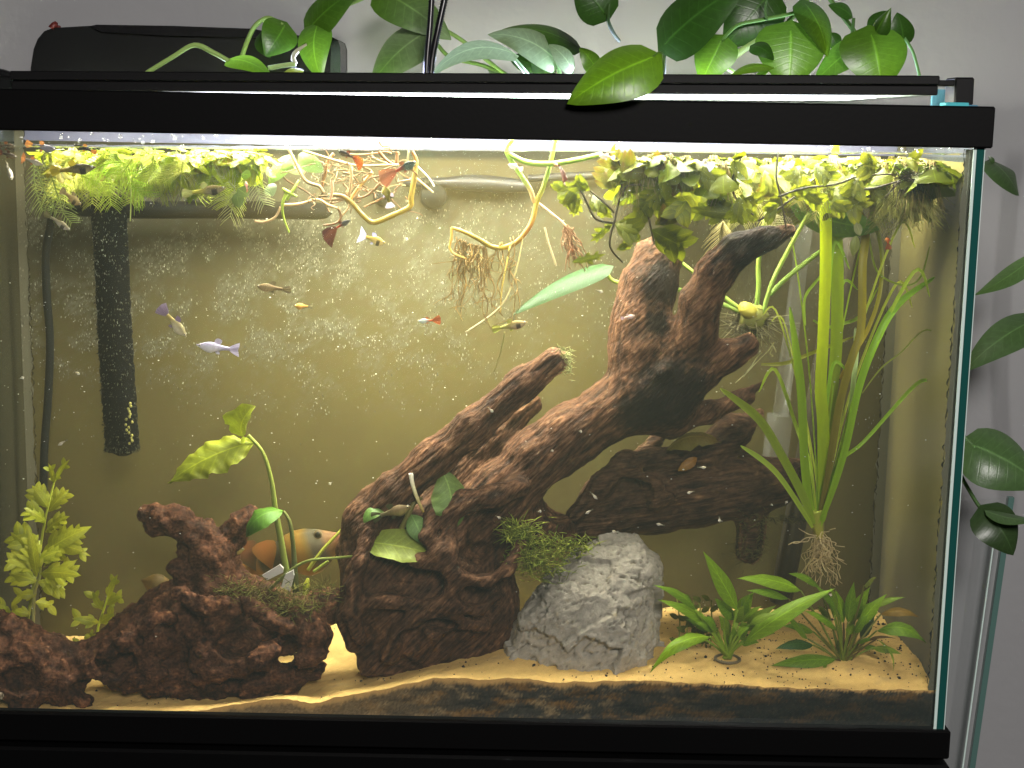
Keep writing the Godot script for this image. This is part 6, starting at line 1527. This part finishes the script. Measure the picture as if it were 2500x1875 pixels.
func build_fish() -> void:
	fish("dark guppy with a rusty tail at the very left edge under the waterline", [40, 358, -0.03], [0, 356, -0.03], 15, {"back": "3c3020", "belly": "5a4630", "tail": "5a3420", "tail_wide": 1.5})
	fish("brown guppy with a dark red tail below the one at the left edge", [42, 384, -0.028], [6, 374, -0.028], 14, {"back": "40352a", "belly": "6a5a40", "tail": "4c2c20", "tail_wide": 1.6})
	fish("grey violet guppy with an orange tail just under the waterline at the far left", [138, 366, -0.025], [80, 354, -0.025], 17, {"back": "565260", "belly": "8a8490", "tail": "8a5c30", "tail_wide": 1.2})
	fish("slim black guppy with an orange tail tip over the left raft", [178, 352, -0.022], [222, 368, -0.022], 12, {"back": "1c1a14", "belly": "35302a", "rear": "2a2018", "tail": "94602a", "tail_wide": 1.1})
	fish("pale guppy with a narrow upright orange tail near the left edge", [106, 402, -0.024], [62, 388, -0.024], 14, {"back": "7a7260", "belly": "b0a898", "tail": "8a5830", "tail_wide": 2.2, "tail_len": 0.25})
	fish("large dark female guppy with a black belly spot and yellow tail over the left raft", [234, 408, -0.02], [146, 416, -0.02], 26, {"back": "3a3218", "belly": "6c6244", "rear": "6a5c20", "tail": "8a7c20", "tail_wide": 1.1, "patch": true, "tail_len": 0.30})
	fish("silvery guppy seen head on beside the left corner seam", [30, 438, -0.03], [18, 405, -0.06], 20, {"back": "8a8478", "belly": "c8c0b0", "tail": "807a68", "tail_len": 0.2})
	fish("tan guppy nosing down beneath the feathery hornwort", [198, 500, -0.03], [160, 472, -0.03], 22, {"back": "8c7a4c", "belly": "b49a62", "tail": "8a7c54", "patch": true})
	fish("grey brown guppy slanting downward above the thin dark hose", [172, 562, -0.035], [124, 530, -0.035], 18, {"back": "80785c", "belly": "b0a894", "tail": "6a6440", "patch": true})
	fish("translucent female guppy with a dark outlined belly under the middle of the left raft", [553, 458, -0.02], [470, 470, -0.02], 24, {"back": "564a22", "belly": "7c7258", "rear": "8a8430", "tail": "8a8a50", "patch": true})
	fish("pinkish guppy seen from behind against the round disc leaf", [600, 442, -0.022], [603, 462, -0.02], 12, {"back": "c89080", "belly": "e0c0b0", "tail": "b86a50", "tail_wide": 1.4})
	fish("dark guppy with a drooping maroon tail above the root tangle", [824, 368, -0.02], [862, 384, -0.02], 13, {"back": "241c10", "belly": "4a3a20", "rear": "2a1a0c", "tail": "4a1a0a", "tail2": "8a4a18", "tail_wide": 2.4, "tail_len": 0.7, "fan": V(-0.05, -0.25, 0)})
	fish("teal black male guppy with a big orange red tail in the root tangle", [1018, 394, -0.02], [966, 418, -0.02], 20, {"back": "283028", "belly": "4c5444", "rear": "6a2410", "tail": "553020", "tail2": "63402a", "tail_wide": 2.4, "tail_len": 0.7, "fan": V(-0.05, -0.12, 0)})
	fish("olive guppy swimming upward with a lavender tail beside the bent yellow stem", [940, 450, -0.025], [950, 494, -0.025], 20, {"back": "5c5420", "belly": "8a7c3c", "tail": "a89aa8", "tail_wide": 1.3, "up": V(1, 0, 0.1)})
	fish("dark male guppy with a ragged brick red fan tail below the root tangle", [856, 536, -0.022], [822, 556, -0.022], 13, {"back": "2c2a28", "belly": "5a5648", "rear": "7a2c14", "tail": "50301e", "tail2": "42241c", "tail_wide": 3.6, "tail_len": 0.95, "fan": V(0.05, -0.35, 0)})
	fish("golden guppy with a pale violet forked tail in open water", [941, 594, -0.025], [893, 578, -0.025], 22, {"back": "a08a44", "belly": "c8b070", "tail": "9a9ac8", "tail2": "c8c8e0", "tail_wide": 2.0, "tail_len": 0.4, "fork": 0.35, "patch": true})
	fish("maroon tailed guppy seen from behind at the green stem", [1352, 398, -0.03], [1362, 404, -0.02], 12, {"back": "7a5a30", "belly": "8a6a40", "tail": "3c140a", "tail2": "553020", "tail_wide": 2.4, "tail_len": 1.6, "fan": V(0.1, -0.9, 0)})
	fish("pale pink young guppy beside the left arm of the forked stem", [1240, 402, -0.03], [1268, 410, -0.03], 12, {"back": "c8b0a0", "belly": "e8dcd0", "tail": "c8bca8"})
	fish("pale pink young guppy under the waterline at the raft's left end", [1462, 380, -0.03], [1492, 384, -0.03], 12, {"back": "d0b4a4", "belly": "f0e0d4", "tail": "d8c8b8"})
	fish("lavender tailed guppy hidden in the right raft", [1716, 392, -0.02], [1726, 398, -0.02], 16, {"back": "b0a890", "belly": "d8d0c0", "tail": "6a6880", "tail2": "9a98b0", "tail_wide": 1.7, "tail_len": 1.4, "fan": V(0.2, -0.3, 0)})
	fish("brown grey guppy cruising in open water left of centre", [625, 698, -0.06], [690, 706, -0.06], 21, {"back": "6c5c40", "belly": "9a8660", "rear": "6a583e", "tail": "5a5038"})
	fish("faint orange young guppy behind the brown grey one", [718, 746, -0.11], [752, 748, -0.11], 16, {"back": "a07a3c", "belly": "b48a4a", "tail": "6a6448"})
	fish("pearly guppy diving with a round purple tail on the left", [456, 822, -0.045], [408, 768, -0.045], 27, {"back": "8a805c", "belly": "d8cfae", "rear": "9a8a54", "tail": "6f6078", "tail2": "8a7a90", "tail_wide": 1.5, "tail_len": 0.42})
	fish("lilac white guppy swimming left beneath the purple tailed one", [480, 842, -0.04], [562, 852, -0.04], 27, {"back": "a8a0b8", "belly": "e8e4e8", "rear": "b0a8c0", "tail": "a49cb4", "tail_len": 0.32, "tail_wide": 1.4, "fork": 0.3})
	fish("small pale male guppy with a vivid orange tail at mid height", [1020, 784, -0.05], [1056, 782, -0.05], 12, {"back": "a8b0a0", "belly": "d0d8d0", "rear": "b0502a", "tail": "8a4c2a", "tail_wide": 2.2, "tail_len": 0.6})
	fish("tan guppy below the beard of roots, facing right", [1288, 786, -0.045], [1222, 800, -0.045], 22, {"back": "8a7a4c", "belly": "b8a47a", "rear": "9a9450", "tail": "8a8a40", "patch": true})
	fish("tiny pink fish in front of the dark upright stump", [1550, 770, -0.05], [1524, 776, -0.05], 10, {"back": "d8b4a8", "belly": "f0d8d0", "tail": "a08a90"})
	fish("small orange guppy hanging upright below the right raft", [2166, 578, -0.05], [2168, 594, -0.05], 11, {"back": "a84a20", "belly": "c87a40", "tail": "8a4c2c", "tail_wide": 1.6, "tail_len": 1.0, "up": V(1, 0, 0.1)})
	fish("yellowish guppy nosing past the left wood's top beside the loach", [598, 1340, -0.075], [548, 1352, -0.075], 19, {"back": "6a6030", "belly": "b09a54", "tail": "6a5a30"})
	fish("brown guppy resting among the anubias leaves", [1003, 1236, -0.042], [930, 1258, -0.042], 30, {"back": "6a5a40", "belly": "8a7a4a", "rear": "5c5438", "tail": "4f5030"})
	# the clown loach behind the left wood
	var lo := fish("big orange clown loach with dark grey bands lurking behind the left driftwood", [846, 1306, -0.125], [590, 1395, -0.135], 122, {"name": "clown_loach", "back": "6a5430", "belly": "7c6238", "tail": "7a4420", "tail_len": 0.2, "tail_wide": 0.9, "plain": true, "bands": [[0.0, 0.12, "8a5f44"], [0.12, 0.20, "846440"], [0.20, 0.30, "57503c"], [0.30, 0.36, "72602f"], [0.36, 0.52, "86662c"], [0.52, 0.80, "45432f"], [0.80, 1.0, "7c5a30"]]})
	for q in [-1.0, 1.0]:
		var st := begin(); var e := P(776, 1305, -0.125 + q * 0.0105) - lo.position
		blob(st, e, V(0.0036, 0.0038, 0.0012), Basis.IDENTITY, srgb("6c6040"), 8); blob(st, e + V(0, 0, q * 0.0009), V(0.0024, 0.0026, 0.0010), Basis.IDENTITY, srgb("24221a"), 8)
		obj("eye", st, M.eye, lo)
	var st := begin(); leaf(st, P(668, 1400, -0.12) - lo.position, P(640, 1322, -0.118) - lo.position, 0.020, V(0.2, 0, 1), {"shape": "fan", "c": srgb("745222"), "c1": srgb("865226"), "fold": 0.0}); obj("dorsal_fin", st, M.fin, lo)
	st = begin(); leaf(st, P(628, 1400, -0.12) - lo.position, P(590, 1325, -0.118) - lo.position, 0.022, V(0.2, 0, 1), {"shape": "fan", "c": srgb("45422c"), "c1": srgb("744424"), "fold": 0.0}); obj("dorsal_fin", st, M.fin, lo)
	for k in 4:
		st = begin(); tube(st, spline(wiggle(P(842, 1318, -0.12) - lo.position, P(846 - k * 8, 1338 + k * 3, -0.118) - lo.position, 0.0006, 3, rng), 3), [0.0006, 0.0002], 4, [srgb("d88a5a"), srgb("d8a880")]); obj("barbel", st, M.stem, lo)
	fish("brown clown loach fin and back showing behind the left wood's shoulder", [345, 1416, -0.14], [440, 1440, -0.14], 62, {"name": "clown_loach", "back": "54421f", "belly": "6a5226", "tail": "6a4420", "plain": true, "bands": [[0.3, 0.55, "5a4a2a"]]})
	for q in [[4, 1700, 15, "cream striped snail shell at the left edge on the sand"], [14, 1742, 12, "small white snail shell lying by the left rim corner"], [46, 1748, 13, "grey snail shell on the sand right of the white one"]]:
		var sn := begin()
		for k in 26:
			var u := k / 25.0; var a := u * 9.0; var rr: float = q[2] * px(-0.02) * (1.0 - u * 0.85)
			blob(sn, P(q[0], q[1], -0.02) + V(cos(a) * rr * 0.7, sin(a) * rr * 0.5, rr * 0.4 * u), V(rr, rr, rr) * 0.5, Basis.IDENTITY, (srgb("a89a80") if k % 3 else srgb("6a5c48")), 4)
		tag(obj("snail", sn, M.fish), q[3], "snail")
	# fry: tiny pale fish
	var fry_labels := ["pale fry over the log's left slope, pointing upward", "pale fry by the dark notch between trunk and log", "pale fry low on the log, nearest the moss stub", "pale fry above the grey rock's peak", "pale fry in the middle of the back log", "pale fry at the log's lower edge left of its mossy stub", "pale fry beside the orange dead leaf", "pale fry near the right end of the back log", "smallest pale fry at the log's far right tip", "white fry below the foot of the thin dark hose", "tiny pale fry beside the algae covered intake tube", "tiny fry at the left corner seam", "pale fry between the golden guppy and the root beard", "pale fry just left of the upright stump", "pale fry in the mouth of the wood hollow", "pale fry above the bright moss cushion", "pale fry on the lit slope of the broad trunk", "pale fry below the broad trunk's top edge", "pale fry in open water above the loach", "pale fry over the right sword plant's leaves", "pale fry before the end of the upper limb", "pale fry above the upper limb in open water"]
	var fry := [[1452, 1212, 14, 70], [1436, 1250, -14, 8], [1610, 1280, -16, -4], [1500, 1298, -10, -6], [1684, 1202, -14, 3], [1757, 1270, 2, 12], [1716, 1141, 16, 0], [1884, 1232, 4, -3], [1920, 1226, 4, -6], [150, 1082, -18, 10], [190, 911, 10, 6], [54, 922, 10, -4], [992, 583, 10, 4], [1466, 711, 14, 4], [1218, 1263, 10, 5], [1318, 1248, 9, -2], [1418, 1053, 7, 0], [1348, 1100, 6, -2], [806, 1180, -8, 5], [2028, 1452, 8, 3], [1200, 1002, 10, 8], [1080, 690, 8, 0]]
	for n in fry.size():
		var q: Array = fry[n]
		var hx: float = q[0] + q[2] * 0.5; var hy: float = q[1] + (q[3] if absf(q[3]) < 30 else 14.0) * 0.5
		fish(fry_labels[n], [hx, hy, -0.03], [q[0] - q[2] * 0.5, q[1] - (q[3] if absf(q[3]) < 30 else 14.0) * 0.5, -0.03], 7.5, {"name": "fry", "group": "tiny pale fry", "back": "a89f88", "belly": "dcd4c4", "tail": "6a6450", "tail_len": 0.4, "tail_wide": 0.5, "plain": true})

# ---------------------------------------------------------------- algae on the back glass, particles in the water, droplets
func build_specks() -> void:
	var r := RandomNumberGenerator.new(); r.seed = 99
	var st := begin(); leaf(st, V(0, 0.5, 0), V(0, -0.5, 0), 0.55, V(0, 0, 1), {"nl": 4, "nw": 2, "c": Color.WHITE}); st.generate_normals()
	var mesh := st.commit()
	var tr := []; var cs := []
	while tr.size() < 9000:
		var p := P(r.randf_range(-30, 2150), r.randf_range(400, 1150), BACK + 0.0014)
		if r.randf() > algae_share(p.x, p.y) + 0.012: continue
		p.z += r.randf_range(-0.0008, 0.0008)
		var s := r.randf_range(0.0006, 0.0021)
		tr.append(Transform3D(Basis.from_euler(Vector3(r.randf_range(-0.6, 0.6), r.randf_range(-0.8, 0.8), r.randfn(0.0, 0.45))).scaled(Vector3(s * 0.8, s * 1.3, s)), p))
		cs.append(Color(0.11, 0.11, 0.07).lerp(Color(0.27, 0.27, 0.19), r.randf() * r.randf()))
	for k in 900:                                            # the same tufts on the upper half of the intake tube
		var f := r.randf(); var a := r.randf_range(0.15, PI - 0.15)
		var c := P(lerpf(268, 292, f), lerpf(510, 990, f), -0.11)
		var p := c + V(cos(a), 0, sin(a)) * 43.0 * px(-0.11)
		if nz.get_noise_2d(p.x * 160.0, p.y * 90.0) < 0.12 * f * 2.0: continue
		var s := r.randf_range(0.0006, 0.0018)
		tr.append(Transform3D(Basis.from_euler(Vector3(r.randf_range(-0.6, 0.6), r.randf_range(-0.8, 0.8), r.randfn(0.0, 0.45))).scaled(Vector3(s * 0.7, s * 1.3, s)), p))
		cs.append(Color(0.07, 0.07, 0.05).lerp(Color(0.25, 0.26, 0.19), r.randf()))
	multi("algae", mesh, tr, cs, M.moss, "pale algae tufts speckling the back glass", "algae")
	st = begin(); blob(st, Vector3.ZERO, V(1, 1, 1), Basis.IDENTITY, Color.WHITE, 3); st.generate_normals(); mesh = st.commit()
	tr = []; cs = []
	for k in 420:
		var p := P(r.randf_range(0, 2300), r.randf_range(420, 1600), r.randf_range(-0.18, -0.012))
		if p.y < sand_y(p.x, p.z) + 0.01: continue
		var s := r.randf_range(0.00012, 0.0004)
		tr.append(Transform3D(Basis.from_euler(Vector3(r.randf() * 6, r.randf() * 6, 0)).scaled(Vector3(s * 2.0, s, s)), p)); cs.append(Color(0.7, 0.68, 0.58) * r.randf_range(0.6, 1.2))
	multi("particles", mesh, tr, cs, M.moss, "fine pale particles drifting in the water", "particles")
	tr = []; cs = []
	for k in 90:
		var x := r.randf_range(0, 2350); var p := P(x, 352, -0.0102); p.y = lerpf(water_y(p.x) + 0.001, RIM - 0.030, pow(r.randf(), 0.8)); p.z = -0.0101
		var s := r.randf_range(0.0003, 0.0016)
		tr.append(Transform3D(Basis.IDENTITY.scaled(Vector3(s, s * r.randf_range(0.6, 1.3), s * 0.3)), p)); cs.append(Color(0.75, 0.78, 0.9))
	multi("droplets", mesh, tr, cs, M.drop, "water droplets on the front glass above the waterline", "droplets")

func multi(called: String, mesh: Mesh, tr: Array, cs: Array, m: Material, label: String, category: String) -> void:
	var mm := MultiMesh.new(); mm.transform_format = MultiMesh.TRANSFORM_3D; mm.use_colors = true; mm.mesh = mesh; mm.instance_count = tr.size()
	for k in tr.size():
		mm.set_instance_transform(k, tr[k]); mm.set_instance_color(k, cs[k])
	var o := MultiMeshInstance3D.new(); o.name = numbered(called); o.multimesh = mm; o.material_override = m; add_child(o)
	tag(o, label, category, "", "stuff")
